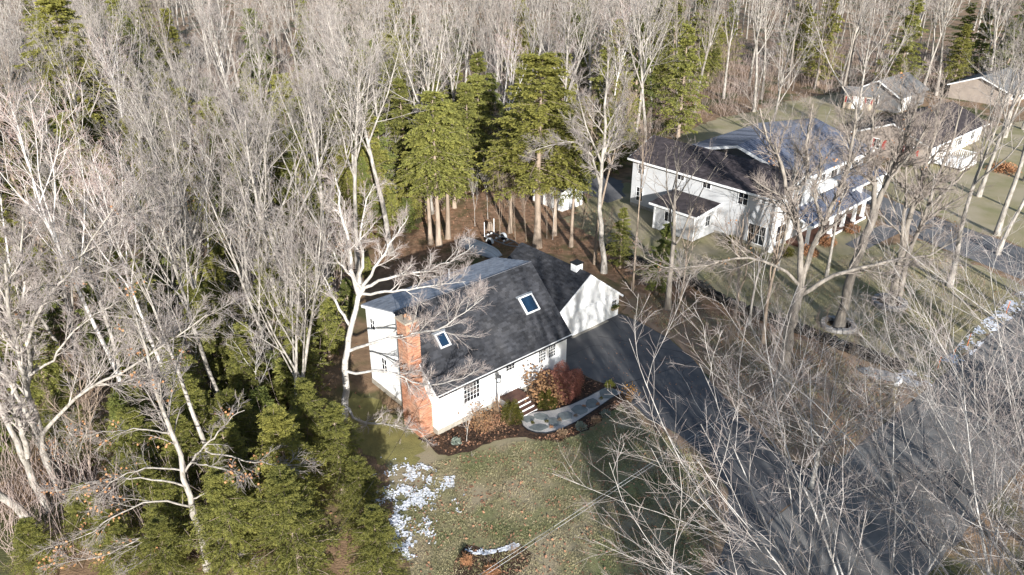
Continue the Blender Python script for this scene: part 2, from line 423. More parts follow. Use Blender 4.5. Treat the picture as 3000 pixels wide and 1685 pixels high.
stone_spots = [(1.0, 37.62, .40, .36, .3), (1.80, 37.83, .46, .38, -.2), (1.62, 36.82, .62, .36, .2), (2.55, 37.35, .44, .44, .9), (3.3, 37.95, .58, .42, .6), (4.2, 38.56, .52, .46, .7), (5.05, 39.25, .56, .44, .75), (6.15, 40.33, .66, .54, .7)]
for x, y, a, b, r in stone_spots:
    pts = []
    for k in range(9):
        t = 2 * math.pi * k / 9 + random.uniform(-.2, .2); q = random.uniform(.82, 1.15)
        px, py = a * q * math.cos(t), b * q * math.sin(t)
        pts.append((px * math.cos(r) - py * math.sin(r), px * math.sin(r) + py * math.cos(r)))
    o = MB().prism(pts, 2, -.02, .02).build("flagstone", M['flag'], pth, bevel=.006)
    o.location = (x, y, .044)

# ragged snow: thin crusts of small cells, thinning out where the sun reaches
from mathutils import noise as mnoise
def snow(name, outline, cell, density, seed, grad=None, z=.03):
    xs = [p[0] for p in outline]; ys = [p[1] for p in outline]
    V, F = [], []
    idx = {}
    nx, ny = int((max(xs) - min(xs)) / cell) + 1, int((max(ys) - min(ys)) / cell) + 1
    def vert(i, j):
        if (i, j) not in idx:
            x, y = min(xs) + i * cell, min(ys) + j * cell
            idx[(i, j)] = len(V)
            V.append((x + random.uniform(-.4, .4) * cell, y + random.uniform(-.4, .4) * cell, z + random.uniform(0, .045)))
        return idx[(i, j)]
    for i in range(nx):
        for j in range(ny):
            x, y = min(xs) + (i + .5) * cell, min(ys) + (j + .5) * cell
            if not inside(x, y, outline): continue
            f = mnoise.fractal(Vector((x * 1.3, y * 1.3, seed * 7.3)), 1.0, 2.0, 5)
            f2 = mnoise.noise(Vector((x * 7.5, y * 4.5, seed))) + .7 * mnoise.noise(Vector((x * 17, y * 12, seed)))
            if .5 + .55 * f + .40 * f2 + (grad(x, y) if grad else 0) > 1 - density:
                F.append((vert(i, j), vert(i + 1, j), vert(i + 1, j + 1), vert(i, j + 1)))
    if not F: return None
    me = fast_mesh(name, np.array(V), np.array(F)); me.materials.append(M['snow'])
    o = bpy.data.objects.new(name, me); COL.objects.link(o); o["kind"] = "stuff"
    return o
snow("snow_crust", wobble_outline([(-8.2, 34.3), (-5.8, 34.1), (-4.2, 33.1), (-2.7, 31.8), (-1.6, 29.6), (-1.9, 28.2), (-3.6, 27.0), (-5.4, 26.6), (-7.0, 28.6), (-8.0, 31)], .35, .22, 31), .05, .47, 3,
     lambda x, y: .06 - .20 * max(0, x + 5.0 + (30.5 - y) * .28) - .16 * max(0, -(x + 5.6 + (30.5 - y) * .28)))
snow("snow_remnant", [(-2.35, 27.15), (-1.9, 27.45), (-1.2, 27.1), (-.6, 27.25), (.1, 27.6), (.45, 27.5), (.1, 27.15), (-.6, 27.0), (-1.3, 26.8), (-2.0, 26.9)], .05, .62, 9, z=.035)
snow("roadside_snow", [(29.5, 44.3), (32, 46.6), (35, 49.4), (41, 54.6), (46, 59), (46.2, 58.2), (41.5, 53.3), (35.5, 48.2), (30.5, 43.6)], .09, .40, 5)
snow("roadside_snow", [(25.0, 42.6), (26.6, 43.2), (28.2, 42.2), (27.4, 41.2), (26.2, 41.2)], .1, .35, 6)
sheet("gravel_apron", [(23.3, 43.2), (24.3, 43.6), (25.6, 42.6), (26.9, 41.6), (26.2, 41.0), (25.2, 41.7), (24.0, 41.9)], .022, M['gravel'], .3, .08, 16)
sheet("shaded_terrace", [(4.5, 82), (9.5, 86), (12.5, 82), (12.2, 77), (9.8, 74.8), (8.8, 77)], .018, M['ndrive'], .4, .15, 17)

# ------------------------------------------------------------------ the white house with its chimney and garage
house = empty("white_house", (HO[0], HO[1], 0), math.pi / 2 - AZ, "white gabled cottage with dark shingle roof, two skylights and attached garage", "house")
mb = MB().prism([(0, .36), (0, 3.02), (3.7, 6.60), (7.3, 5.66), (7.3, .36)], 0, 0, 10.5)
mb.build("wall", M['white'], house)
MB().box(-.03, 10.5, -.03, 7.33, -.3, .355).build("foundation", M['concrete'], house)
# corner boards, frieze and rake boards
mb = MB()
mb.box(-.02, .13, -.025, -.002, .38, 2.93).box(10.37, 10.52, -.025, -.002, .38, 2.93).box(-.025, -.002, 0, .13, .38, 2.95)
mb.box(.135, 10.365, -.022, -.002, 2.74, 2.92)
mb.build("corner_board", M['trimw'], house)

mb = MB()                                                           # lap boards of the front wall
for k in range(16):
    z = .385 + k * .146
    mb.hexa([(.135, -.016, z), (10.365, -.016, z), (10.365, -.001, z), (.135, -.001, z), (.135, -.004, z + .144), (10.365, -.004, z + .144), (10.365, -.001, z + .144), (.135, -.001, z + .144)])
tag(mb.build("lap_siding", M['white'], house), kind='stuff')
EAVE = Vector((0, -.3, 3.0)); SD = Vector((0, 4.0, 3.8)).normalized(); SN = Vector((0, -3.8, 4.0)).normalized(); SLEN = math.hypot(4.0, 3.8)
def frame_mat(o, x, y, z): m = Matrix.Identity(4); m.col[0][:3] = x; m.col[1][:3] = y; m.col[2][:3] = z; m.col[3][:3] = o; return m
# the shingle: 33 cm wide tab, lower edge proud of the course below
def shingle_mesh(w=.322, l=.2, t=.022):
    return MB().hexa([(0, 0, 0), (w, 0, 0), (w, l, -.006), (0, l, -.006), (0, 0, t), (w, 0, t), (w, l, .003), (0, l, .003)]).mesh("shingle")
SH, SHF, SHN = shingle_mesh(), shingle_mesh(), shingle_mesh(.6, .34, .03)
def shingle_field(base, xdir, updir, nrm, width, length, mesh, material, parent, tw=.33, ex=.145, nmax=300, skip=None, key=None):
    ms = []
    for r in range(int(length / ex)):
        off = (r % 3) * tw / 3
        k = 0
        while True:
            x = off + k * tw - (tw if off else 0)
            k += 1
            if x > width - .02: break
            if x < -tw * .5: continue
            x = max(0, min(x, width - tw))
            if skip and skip(x, r * ex): continue
            o = base + xdir * x + updir * (r * ex) + nrm * random.uniform(.001, .005)
            ms.append(frame_mat(o, xdir, updir, nrm))
    pieces("shingle", mesh, ms, material, parent, nmax, key)
X = Vector((1, 0, 0))
roof = MB().slab([(-.15, -.3, 3.0), (10.65, -.3, 3.0), (10.65, 3.7, 6.8), (-.15, 3.7, 6.8)], .16)
roof = roof.build("roof", M['shingle'], house)
SKY = [(8.2, 1.66 * 1.379, 1.13, 1.22), (1.5, 1.75 * 1.379, .74, .95)]
def in_sky(x, s):
    for u, sl, w, h in SKY:
        if u - .35 < x - .15 < u + w + .02 and sl - .15 < s < sl + h + .02: return True
    return False
shingle_field(EAVE + Vector((-.15, 0, 0)) + SN * .003, X, SD, SN, 10.8, SLEN, SH, M['shingle'], roof, skip=in_sky)
SD2 = Vector((0, -3.8, 1.02)).normalized(); SN2 = Vector((0, 1.02, 3.8)).normalized()
droof = MB().slab([(-.15, 7.5, 5.78), (10.65, 7.5, 5.78), (10.65, 3.703, 6.8), (-.15, 3.703, 6.8)], .15).build("dormer_roof", M['dshingle'], house)
shingle_field(Vector((10.65, 7.5, 5.783)), -X, SD2, SN2, 10.8, 3.93, SHF, M['dshingle'], droof, key=lambda m: -m.translation.z)
mb = MB()                                                           # white rake and eave boards
mb.slab([(-.19, -.3, 2.985), (-.152, -.3, 2.985), (-.152, 3.7, 6.785), (-.19, 3.7, 6.785)], .17)
mb.slab([(-.19, 3.702, 6.785), (-.152, 3.702, 6.785), (-.152, 7.5, 5.765), (-.19, 7.5, 5.765)], .17)
mb.box(-.15, 10.65, -.36, -.305, 2.85, 2.985)
mb.build("fascia", M['trimw'], house)
MB().box(-.1, 10.6, -.43, -.365, 2.87, 2.95).build("gutter", M['black'], house)
MB().bar((5.85, 6.4, 6.0), (5.85, 6.4, 6.75), .05, 8).build("vent_pipe", M['trimw'], house)

def window(parent, mtx, w, h, cols, rows, name="window", casing=.09, sash=False, glass=None):
    """frame with muntins at mtx (x right, y up, z outwards); every pane a child"""
    mb = MB()
    c = casing
    mb.box(-c, w + c, -c, 0, 0, .05).box(-c, w + c, h, h + c, 0, .05).box(-c, 0, 0, h, 0, .05).box(w, w + c, 0, h, 0, .05)
    t = .022 if w > .45 else .016
    for i in range(1, cols): mb.box(i * w / cols - t / 2, i * w / cols + t / 2, 0, h, .002, .034)
    for j in range(1, rows):
        tt = t * (2.2 if sash and j == rows // 2 else 1)
        for i in range(cols): mb.box(i * w / cols + (t / 2 if i else 0), (i + 1) * w / cols - (t / 2 if i < cols - 1 else 0), j * h / rows - tt / 2, j * h / rows + tt / 2, .002, .032)
    f = mb.build(name, M['trimw'], parent)
    f.matrix_local = mtx
    pm = MB().box(.004, w / cols - .004, .004, h / rows - .004, .003, .015).mesh("pane"); pm.materials.append(glass or M['glass'])
    for i in range(cols):
        for j in range(rows):
            p = bpy.data.objects.new("pane", pm); COL.objects.link(p); p.parent = f; p.location = (i * w / cols, j * h / rows, 0)
    return f
def face_front(u, v, z): return frame_mat((u, v, z), (1, 0, 0), (0, 0, 1), (0, -1, 0))
def face_left(u, v, z): return frame_mat((u, v, z), (0, -1, 0), (0, 0, 1), (-1, 0, 0))
window(house, face_front(1.97, -.012, 1.40), 1.18, 1.18, 5, 4)
window(house, face_front(8.02, -.012, 1.72), .58, .84, 4, 4, sash=True, casing=.08)
window(house, face_front(8.90, -.012, 1.72), .58, .84, 4, 4, sash=True, casing=.08)
window(house, face_left(-.001, 6.82, 4.38), .52, .7, 2, 2, sash=True)
window(house, face_left(-.001, 5.82, 1.85), .58, .85, 2, 2, sash=True)
for u in (1.42, 3.42):
    mb = MB().box(0, .36, 0, 1.22, 0, .03)
    for k in range(14): mb.hexa([(.05, .06 + k * .08, .03), (.31, .06 + k * .08, .03), (.31, .12 + k * .08, .03), (.05, .12 + k * .08, .03), (.05, .06 + k * .08, .045), (.31, .06 + k * .08, .045), (.31, .12 + k * .08, .032), (.05, .12 + k * .08, .032)])
    mb.build("shutter", M['shutter'], house).matrix_local = face_front(u, -.014, 1.38)
# front door
mb = MB().box(0, .86, 0, 2.06, 0, .04).box(-.12, -.005, 0, 2.06, 0, .06).box(.865, .98, 0, 2.06, 0, .06).box(-.16, 1.02, 2.065, 2.2, 0, .075)
door = mb.build("door", M['trimw'], house); door.matrix_local = face_front(5.18, -.012, .60)
def ring_panel(pts, r=.018): return MB().path([(*p, .045) for p in pts + pts[:1]], r, 5)
for x0, x1 in ((.1, .38), (.48, .76)):
    ring_panel([(x0, .15), (x1, .15), (x1, .72), (x0, .72)]).build("panel", M['shutter'], door)
ring_panel([(.1, .86), (.1, 1.02)] + [(.1 + .66 * t / 8, 1.02 + .16 * math.sin(math.pi * t / 8) ** 2) for t in range(9)] + [(.76, .86)]).build("panel", M['shutter'], door)
ring_panel([(.1, 1.28), (.76, 1.28), (.76, 1.58), (.1, 1.58)]).build("panel", M['shutter'], door)
pm = MB().box(.0, .2, .0, .15, .041, .05).mesh("pane"); pm.materials.append(M['glass'])
for i in range(3):
    for j in range(2):
        p = bpy.data.objects.new("pane", pm); COL.objects.link(p); p.parent = door; p.location = (.09 + i * .235, 1.66 + j * .18, 0)
MB().bar((.8, .95, .04), (.8, .95, .1), .03, 8).build("handle", M['black'], door)
# landing and steps
steps = MB().box(4.72, 6.18, -1.12, -.03, .02, .57).box(4.98, 6.12, -1.42, -1.125, .02, .41).box(4.98, 6.12, -1.72, -1.425, .02, .27).box(4.98, 6.12, -2.0, -1.725, .02, .12).build("steps", M['trimw'], house)
for k in range(8): MB().box(4.68, 6.22, -1.17 + k * .143, -1.17 + k * .143 + .136, .575, .612).build("plank", M['deck'], steps)
for s, (y, z) in enumerate([(-1.43, .413), (-1.73, .273), (-2.02, .123)]):
    for k in range(2): MB().box(4.95, 6.15, y + k * .14, y + k * .14 + .134, z, z + .034).build("plank", M['deck'], steps)
# skylights
for u, sl, w, h in SKY:
    mb = MB().box(0, w, 0, .09, -.02, .11).box(0, w, h - .09, h, -.02, .11).box(0, .09, .09, h - .09, -.02, .11).box(w - .09, w, .09, h - .09, -.02, .11)
    sk = mb.build("skylight", M['shutter'] if u < 5 else M['trimw'], house)
    sk.matrix_local = frame_mat(EAVE + X * u + SD * sl + SN * .015, X, SD, SN)
    MB().box(.092, w - .092, .092, h - .092, .04, .07).build("glass", M['skyglass'], sk)
    MB().box(-.12, w + .12, h + .004, h + .14, -.005, .03).build("flashing", M['galv'], sk)
# brick chimney: mortar core, bricks laid course by course on its three open faces
def vlow(z): return .45 if z < 2.0 else (.45 + (z - 2.0) * .8 if z < 3.0 else 1.25)
chim = MB().prism([(vlow(0) + .012, -.2), (vlow(0) + .012, 2.0), (1.262, 3.0), (1.262, 7.28), (2.188, 7.28), (2.188, -.2)], 0, -.888, -.03).build("chimney", M['mortar'], house)
bm_ = MB().box(0, .196, 0, .02, 0, .056).mesh("brick")
bms = []
def brick(o, x, y, z): bms.append(frame_mat(o, x, y, z))
UZ = Vector((0, 0, 1))
for r in range(111):
    z = -.1 + r * .0665
    lo, hi = vlow(z), 2.2; n = max(1, round((hi - lo) / .206)); p = (hi - lo) / n
    for k in range(n + (r % 2)):
        c = lo + (k - .5 * (r % 2)) * p
        a, b = max(c, lo), min(c + p - .012, hi)
        if b - a > .05: brick((-.892 - random.uniform(0, .006), a, z), Vector((0, (b - a) / .196, 0)), Vector((-1, 0, 0)), UZ)
    for k in range(4 + (r % 2)):
        c = -.89 + (k - .5 * (r % 2)) * .215
        a, b = max(c, -.89), min(c + .203, -.03)
        if b - a > .05: brick((a, lo - random.uniform(.002, .008) + .012, z), Vector(((b - a) / .196, 0, 0)), Vector((0, -1, 0)), UZ)
        if z > 3 and b - a > .05: brick((b, hi - .012, z), Vector((-(b - a) / .196, 0, 0)), Vector((0, 1, 0)), UZ)
for k in range(12):                                                 # sloping shoulder
    z = 2.03 + k * .08
    for j in range(4): brick((-.89 + j * .215, vlow(z) - .014, z), X * 1.02, Vector((0, -.62, .78)), Vector((0, .78, .62)))
pieces("brick", bm_, bms, M['brick'], chim, 300, key=lambda m: m.translation.y + m.translation.z * -.35)
MB().box(-.97, .0, 1.17, 2.28, 7.285, 7.41).build("chimney_cap", M['capstone'], chim)
mb = MB()
for y in (1.5, 1.95): mb.bar((-.48, y, 7.415), (-.48, y, 7.66), .13, 10)
mb.build("flue", M['flue'], chim)
mb = MB().box(-.8, -.16, 1.62, 2.24, 7.75, 7.79)
for a in (-.74, -.22):
    for b in (1.68, 2.18): mb.bar((a, b, 7.41), (a, b, 7.75), .02, 5)
mb.build("spark_cover", M['black'], chim)
# garage
MB().prism([(10.46, -.05), (10.46, .98), (15.63, 4.42), (19.05, 1.76), (19.05, -.05)], 1, 3.0, 10.2).build("garage_wall", M['white'], house)
gsd = Vector((-4.95, 0, -3.31)).normalized(); gsn = Vector((-3.31, 0, 4.95)).normalized()
groof = MB().slab([(10.68, 2.85, 1.27), (10.68, 10.35, 1.27), (15.63, 10.35, 4.58), (15.63, 2.85, 4.58)], .12).slab([(15.633, 2.85, 4.58), (15.633, 10.35, 4.58), (19.35, 10.35, 1.68), (19.35, 2.85, 1.68)], .12).build("garage_roof", M['shingle'], house)
Lg = math.hypot(4.95, 3.31)
shingle_field(Vector((10.68, 10.35, 1.273)) + gsn * .003, Vector((0, -1, 0)), -gsd, gsn, 7.5, Lg, SH, M['shingle'], groof, key=lambda m: m.translation.y - m.translation.z * 2)
gsd2 = Vector((3.717, 0, -2.9)).normalized(); gsn2 = Vector((2.9, 0, 3.717)).normalized()
mb = MB()
for k in range(31):
    o = Vector((15.633, 2.85, 4.583)) + gsd2 * (4.7 - k * .15)
    mb.hexa([o, o + Vector((0, 7.5, 0)), o - gsd2 * .17 + Vector((0, 7.5, 0)), o - gsd2 * .17, o + gsn2 * .014, o + gsn2 * .014 + Vector((0, 7.5, 0)), o - gsd2 * .17 + gsn2 * .003 + Vector((0, 7.5, 0)), o - gsd2 * .17 + gsn2 * .003])
tag(mb.build("shingle_courses", M['shingle'], groof), kind='stuff')
mb = MB().slab([(10.9, 2.80, 1.40), (10.9, 2.847, 1.40), (15.63, 2.847, 4.567), (15.63, 2.80, 4.567)], .15).slab([(15.632, 2.80, 4.567), (15.632, 2.847, 4.567), (19.35, 2.847, 1.667), (19.35, 2.80, 1.667)], .15)
mb.build("rake_board", M['trimw'], house)
gd = MB().box(14.0, 17.65, 2.955, 2.997, .03, 1.98).build("garage_door", M['white'], house)
pm = MB().box(0, .8, -.012, 0, 0, .4).mesh("panel"); pm.materials.append(M['trimw'])
for i in range(4):
    for j in range(4):
        p = bpy.data.objects.new("panel", pm); COL.objects.link(p); p.parent = gd; p.location = (14.07 + i * .9, 2.954, .08 + j * .475)
MB().box(13.9, 17.75, 2.72, 2.95, -.02, .045).build("threshold", M['concrete'], house)
gw = window(house, face_front(18.27, 2.999, .95), .46, .48, 3, 2, casing=.04)
fb = MB().box(18.22, 18.86, 2.78, 2.99, .70, .88).build("flower_box", M['post'], house)
V = []; F = []
for k in range(160):
    c = np.array([random.uniform(18.18, 18.92), random.uniform(2.72, 2.96), random.uniform(.86, 1.02)]); d = np.array([random.gauss(0, .05), random.gauss(0, .05), random.uniform(.02, .09)])
    e = np.cross(d, [random.gauss(0, 1), random.gauss(0, 1), 1]); e = e / np.linalg.norm(e) * .02
    i = len(V); V += [c - e, c + e, c + e + d, c - e + d]; F.append((i, i + 1, i + 2, i + 3))
me = fast_mesh("greenery", np.array(V), np.array(F), np.random.rand(len(V))); link("greenery", me, fb, M['hemdark'])
cp = MB().box(15.32, 15.94, 3.95, 4.55, 4.05, 4.98).build("cupola", M['trimw'], house)
MB().box(15.26, 16.0, 3.89, 4.61, 4.985, 5.05).build("cupola_cap", M['black'], cp)

# ------------------------------------------------------------------ the neighbour's two-storey house
nb = empty("neighbour_house", (12.33, 74.59, 0), R(42.3), "large pale two-storey house with dark roof, blue metal roof and a white columned porch", "house")
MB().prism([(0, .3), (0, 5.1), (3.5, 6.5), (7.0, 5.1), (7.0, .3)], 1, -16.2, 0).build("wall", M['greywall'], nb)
MB().box(-.02, 7.02, -16.22, .02, -.3, .296).build("foundation", M['concrete'], nb)
# lap boards on the long side wall and on the front gable
mb = MB()
for k in range(32):
    z = .32 + k * .149
    mb.hexa([(-.016, -16.2, z), (-.003, -16.2, z + .148), (-.003, 0, z + .148), (-.016, 0, z), (-.001, -16.2, z), (-.001, -16.2, z + .148), (-.001, 0, z + .148), (-.001, 0, z)])
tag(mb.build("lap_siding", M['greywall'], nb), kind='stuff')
rf = MB().slab([(-.45, -16.6, 5.08), (-.45, .35, 5.08), (3.5, .35, 6.66), (3.5, -16.6, 6.66)], .16).slab([(3.503, -16.6, 6.66), (3.503, .35, 6.66), (7.45, .35, 5.08), (7.45, -16.6, 5.08)], .16).build("roof", M['nshingle'], nb)
nx = Vector((3.95, 0, 1.58)).normalized(); nn = Vector((-1.58, 0, 3.95)).normalized()
shingle_field(Vector((-.45, .35, 5.083)) + nn * .002, Vector((0, -1, 0)), nx, nn, 16.95, 4.25, SHN, M['nshingle'], rf, tw=.6, ex=.28, key=lambda m: m.translation.z)
mb = MB().slab([(-.5, -16.64, 5.06), (-.454, -16.64, 5.06), (-.454, .39, 5.06), (-.5, .39, 5.06)], .2)
mb.slab([(-.45, -16.65, 5.07), (-.45, -16.604, 5.07), (3.5, -16.604, 6.65), (3.5, -16.65, 6.65)], .22).slab([(3.502, -16.65, 6.65), (3.502, -16.604, 6.65), (7.45, -16.604, 5.07), (7.45, -16.65, 5.07)], .22)
mb.slab([(-.45, .354, 5.07), (-.45, .4, 5.07), (3.5, .4, 6.65), (3.5, .354, 6.65)], .2)
mb.build("fascia", M['trimw'], nb)
MB().box(-.28, .12, -16.5, -16.22, -.1, 4.95).box(6.7, 7.0, -16.5, -16.22, 2.4, 4.9).build("corner_pilaster", M['trimw'], nb)
for v, z, w, h, c, r in [(-.74, 3.62, .78, 1.4, 2, 3), (-.74, .75, .78, 1.4, 2, 3), (-5.58, 4.2, .75, .8, 2, 1), (-8.5, 4.15, .85, .8, 2, 1), (-12.4, 3.6, .95, 1.2, 2, 2), (-13.85, .35, 1.7, 1.75, 3, 2)]:
    window(nb, face_left(-.017, v, z), w, h, c, r, casing=.05)
window(nb, face_front(2.6, -16.21, 3.5), 1.7, 1.1, 2, 2)
window(nb, face_front(.7, -16.21, .7), 1.6, 1.5, 2, 2)
# bump-out
bo = MB().prism([(-3.5, .1), (-3.5, 2.6), (0, 2.93), (0, .1)], 1, -10.3, -5.7).build("bump_out", M['greywall'], nb)
br = MB().slab([(-3.85, -10.7, 2.72), (-3.85, -5.35, 2.72), (-.03, -5.35, 3.10), (-.03, -10.7, 3.10)], .14).build("bump_out_roof", M['nshingle'], nb)
mb = MB().slab([(-3.9, -10.75, 2.70), (-3.853, -10.75, 2.70), (-3.853, -5.3, 2.70), (-3.9, -5.3, 2.70)], .2).slab([(-3.85, -10.75, 2.71), (-3.85, -10.703, 2.71), (-.03, -10.703, 3.09), (-.03, -10.75, 3.09)], .22)
mb.box(-3.53, -3.38, -10.33, -10.302, .12, 2.5).box(-3.53, -3.502, -5.85, -5.68, .12, 2.45)
mb.build("bump_out_fascia", M['trimw'], nb)
window(nb, face_left(-3.501, -7.0, 1.25), 1.25, .95, 3, 1, casing=.06)
window(nb, face_front(-1.7, -10.301, 1.1), .7, 1.0, 2, 2, casing=.06)
# the metal-roofed wing: front slope falls towards the road
MB().box(6.6, 18.6, -15.2, -3.2, .2, 5.35).build("wing_wall", M['greywall'], nb)
MB().prism([(-15.2, 5.352), (-9.0, 7.05), (-3.2, 5.352)], 0, 6.6, 18.6).build("gable_wall", M['greywall'], nb)
mr = MB().slab([(4.3, -15.75, 5.55), (19.2, -15.75, 5.55), (19.2, -9.0, 7.45), (4.3, -9.0, 7.45)], .16).slab([(4.3, -8.997, 7.45), (19.2, -8.997, 7.45), (19.2, -2.4, 5.62), (4.3, -2.4, 5.62)], .16).build("metal_roof", M['metal'], nb)
def seam(p, q, nrm): a, b = Vector(p), Vector(q); w = Vector((.018, 0, 0)); return [a - w, a + w, b + w, b - w, a - w + nrm, a + w + nrm, b + w + nrm, b - w + nrm]
sm = MB().box(-.03, .03, 0, 7.01, 0, .09).mesh("seam"); s1 = Vector((0, 6.75, 1.9)).normalized(); s2 = Vector((0, -6.6, 1.83)).normalized()
ms = []
for k in range(36):
    x = 4.35 + k * .42
    ms.append(frame_mat((x, -15.75, 5.552), X, s1, X.cross(s1)))
for k in range(36): ms.append(frame_mat((4.35 + k * .42, -2.45, 5.635), -X, s2 * .976, (-X).cross(s2)))
pieces("seam", sm, ms, M['metal'], mr)
mb = MB().box(4.3, 19.2, -15.85, -15.752, 5.25, 5.54)
mb.slab([(4.24, -15.75, 5.53), (4.297, -15.75, 5.53), (4.297, -9, 7.43), (4.24, -9, 7.43)], .26).slab([(4.24, -8.998, 7.43), (4.297, -8.998, 7.43), (4.297, -2.4, 5.6), (4.24, -2.4, 5.6)], .26)
mb.slab([(19.203, -15.75, 5.53), (19.26, -15.75, 5.53), (19.26, -9, 7.43), (19.203, -9, 7.43)], .26)
mb.build("metal_roof_fascia", M['trimw'], nb)
for u in (7.3, 9.2, 11.6, 13.6, 15.9): window(nb, face_front(u, -15.21, 4.15), 1.3, 1.0, 2, 1)
MB().box(7.1, 19.4, -15.95, -15.23, 3.35, 3.98).build("white_beam", M['trimw'], nb)
pr = MB().slab([(2.7, -18.4, 2.36), (14.3, -18.4, 2.36), (14.3, -15.97, 3.25), (2.7, -15.97, 3.25)], .12).build("porch_roof", M['metal'], nb)
s3 = Vector((0, 2.43, .89)).normalized(); pm = MB().box(-.025, .025, 0, 2.58, 0, .08).mesh("seam")
pieces("seam", pm, [frame_mat((2.8 + k * .41, -18.4, 2.362), X, s3, X.cross(s3)) for k in range(28)], M['metal'], pr)
er = MB().slab([(11.4, -17.7, 3.62), (18.6, -17.7, 3.62), (18.6, -15.97, 4.42), (11.4, -15.97, 4.42)], .12).build("entry_roof", M['metal'], nb)
s4 = Vector((0, 1.73, .80)).normalized(); pm = MB().box(-.025, .025, 0, 1.9, 0, .08).mesh("seam")
pieces("seam", pm, [frame_mat((11.5 + k * .41, -17.7, 3.622), X, s4, X.cross(s4)) for k in range(18)], M['metal'], er)
mb = MB().box(2.65, 14.35, -18.48, -18.402, 2.1, 2.34).box(11.35, 18.65, -17.78, -17.702, 3.4, 3.6)
mb.slab([(2.63, -18.4, 2.34), (2.697, -18.4, 2.34), (2.697, -15.97, 3.23), (2.63, -15.97, 3.23)], .2)
mb.build("porch_beam", M['trimw'], nb)
MB().box(2.8, 14.2, -18.3, -15.3, .0, .28).build("porch_floor", M['deck'], nb)
MB().box(2.75, 14.25, -18.38, -18.303, -.05, .24).build("porch_skirt", M['trimw'], nb)
cm = MB().box(-.13, .13, -.13, .13, .285, 2.1).box(-.17, .17, -.17, .17, .285, .5).box(-.17, .17, -.17, .17, 2.0, 2.1).mesh("column"); cm.materials.append(M['trimw'])
for u in (3.0, 7.3, 9.75, 12.0, 13.85):
    c = bpy.data.objects.new("column", cm); COL.objects.link(c); c.parent = nb; c.location = (u, -18.1, 0)
for u, z in ((13.7, 2.6), (18.3, 0)):
    MB().box(u - .2, u + .2, -17.6, -17.2, z, 3.5).build("column", M['trimw'], nb)
window(nb, face_front(8.2, -15.22, .6), 2.0, 1.6, 3, 2)
window(nb, face_front(11.2, -15.22, .3), 1.1, 2.0, 2, 3)
for i, (u, z, m) in enumerate([(12.6, 1.9, 'red'), (11.2, 1.8, 'blue'), (8.6, 1.4, 'red')]):
    w = nb.matrix_local @ Vector((u, -17.9, z))
    o = MB().bar((0, 0, .16), (0, 0, -.16), .10, 8, .06).bar((0, 0, .16), (0, 0, .55), .008, 4).build("hanging_ornament", M[m])
    o.location = Matrix.Translation((12.33, 74.59, 0)) @ Matrix.Rotation(R(42.3), 4, 'Z') @ Vector((u, -17.9, z))
    tag(o, ["red ornament hanging by the far end of the neighbour's porch", "blue ornament hanging between white porch columns", "red ornament hanging near the middle of the white porch"][i], "ornament")

# ------------------------------------------------------------------ the taupe house further back
h3 = empty("taupe_house", (49.3, 87.6, 0), R(41), "low taupe house with red shutters and a white front deck", "house")
MB().prism([(0, -.2), (0, 2.5), (4.45, 4.2), (8.9, 2.5), (8.9, -.2)], 0, 0, 16.4).build("wall", M['stucco'], h3)
MB().box(.3, 16.45, -.05, -.004, .05, 2.4).build("front_wall", M['peeling'], h3)
r3 = MB().slab([(-.4, -.55, 2.36), (16.9, -.55, 2.36), (16.9, 4.45, 4.36), (-.4, 4.45, 4.36)], .15).slab([(-.4, 4.453, 4.36), (16.9, 4.453, 4.36), (16.9, 9.4, 2.36), (-.4, 9.4, 2.36)], .15).build("roof", M['nshingle'], h3)
MB().slab([(-.46, -.55, 2.34), (-.403, -.55, 2.34), (-.403, 4.45, 4.34), (-.46, 4.45, 4.34)], .2).slab([(-.46, 4.452, 4.34), (-.403, 4.452, 4.34), (-.403, 9.4, 2.34), (-.46, 9.4, 2.34)], .2).box(-.4, 16.9, -.64, -.552, 2.2, 2.36).build("fascia", M['trimw'], h3)
for v in (2.6, 6.6):
    window(h3, face_left(-.002, v, .9), .9, 1.1, 2, 2)
    for dv in (.13, -1.33): MB().box(-.05, -.003, v + dv - .3, v + dv + .1, .85, 2.05).build("shutter", M['red'], h3)
for u in (6.0, 9.0, 13.0): window(h3, face_front(u, -.052, .8), 1.1, 1.2, 2, 2)
MB().box(2.2, 3.1, -.11, -.053, .35, 2.3).build("door", M['trimw'], h3)
dk = MB().box(1.0, 5.6, -3.7, -.66, .3, .42).box(1.0, 5.6, -3.78, -3.70, .0, .42).build("deck", M['trimw'], h3)
bm_ = MB().box(-.03, .03, -.03, .03, .42, 1.3).mesh("baluster"); bm_.materials.append(M['trimw'])
spots = [(1.05 + k * .22, -3.66) for k in range(21)] + [(1.05, -3.45 + k * .22) for k in range(13)] + [(5.55, -3.45 + k * .22) for k in range(13)]
for x, y in spots:
    p = bpy.data.objects.new("baluster", bm_); COL.objects.link(p); p.parent = dk; p.location = (x, y, 0)
MB().box(1.0, 5.6, -3.7, -3.62, 1.3, 1.38).box(1.0, 1.1, -3.62, -.66, 1.3, 1.38).box(5.5, 5.6, -3.62, -.66, 1.3, 1.38).build("railing", M['trimw'], dk)

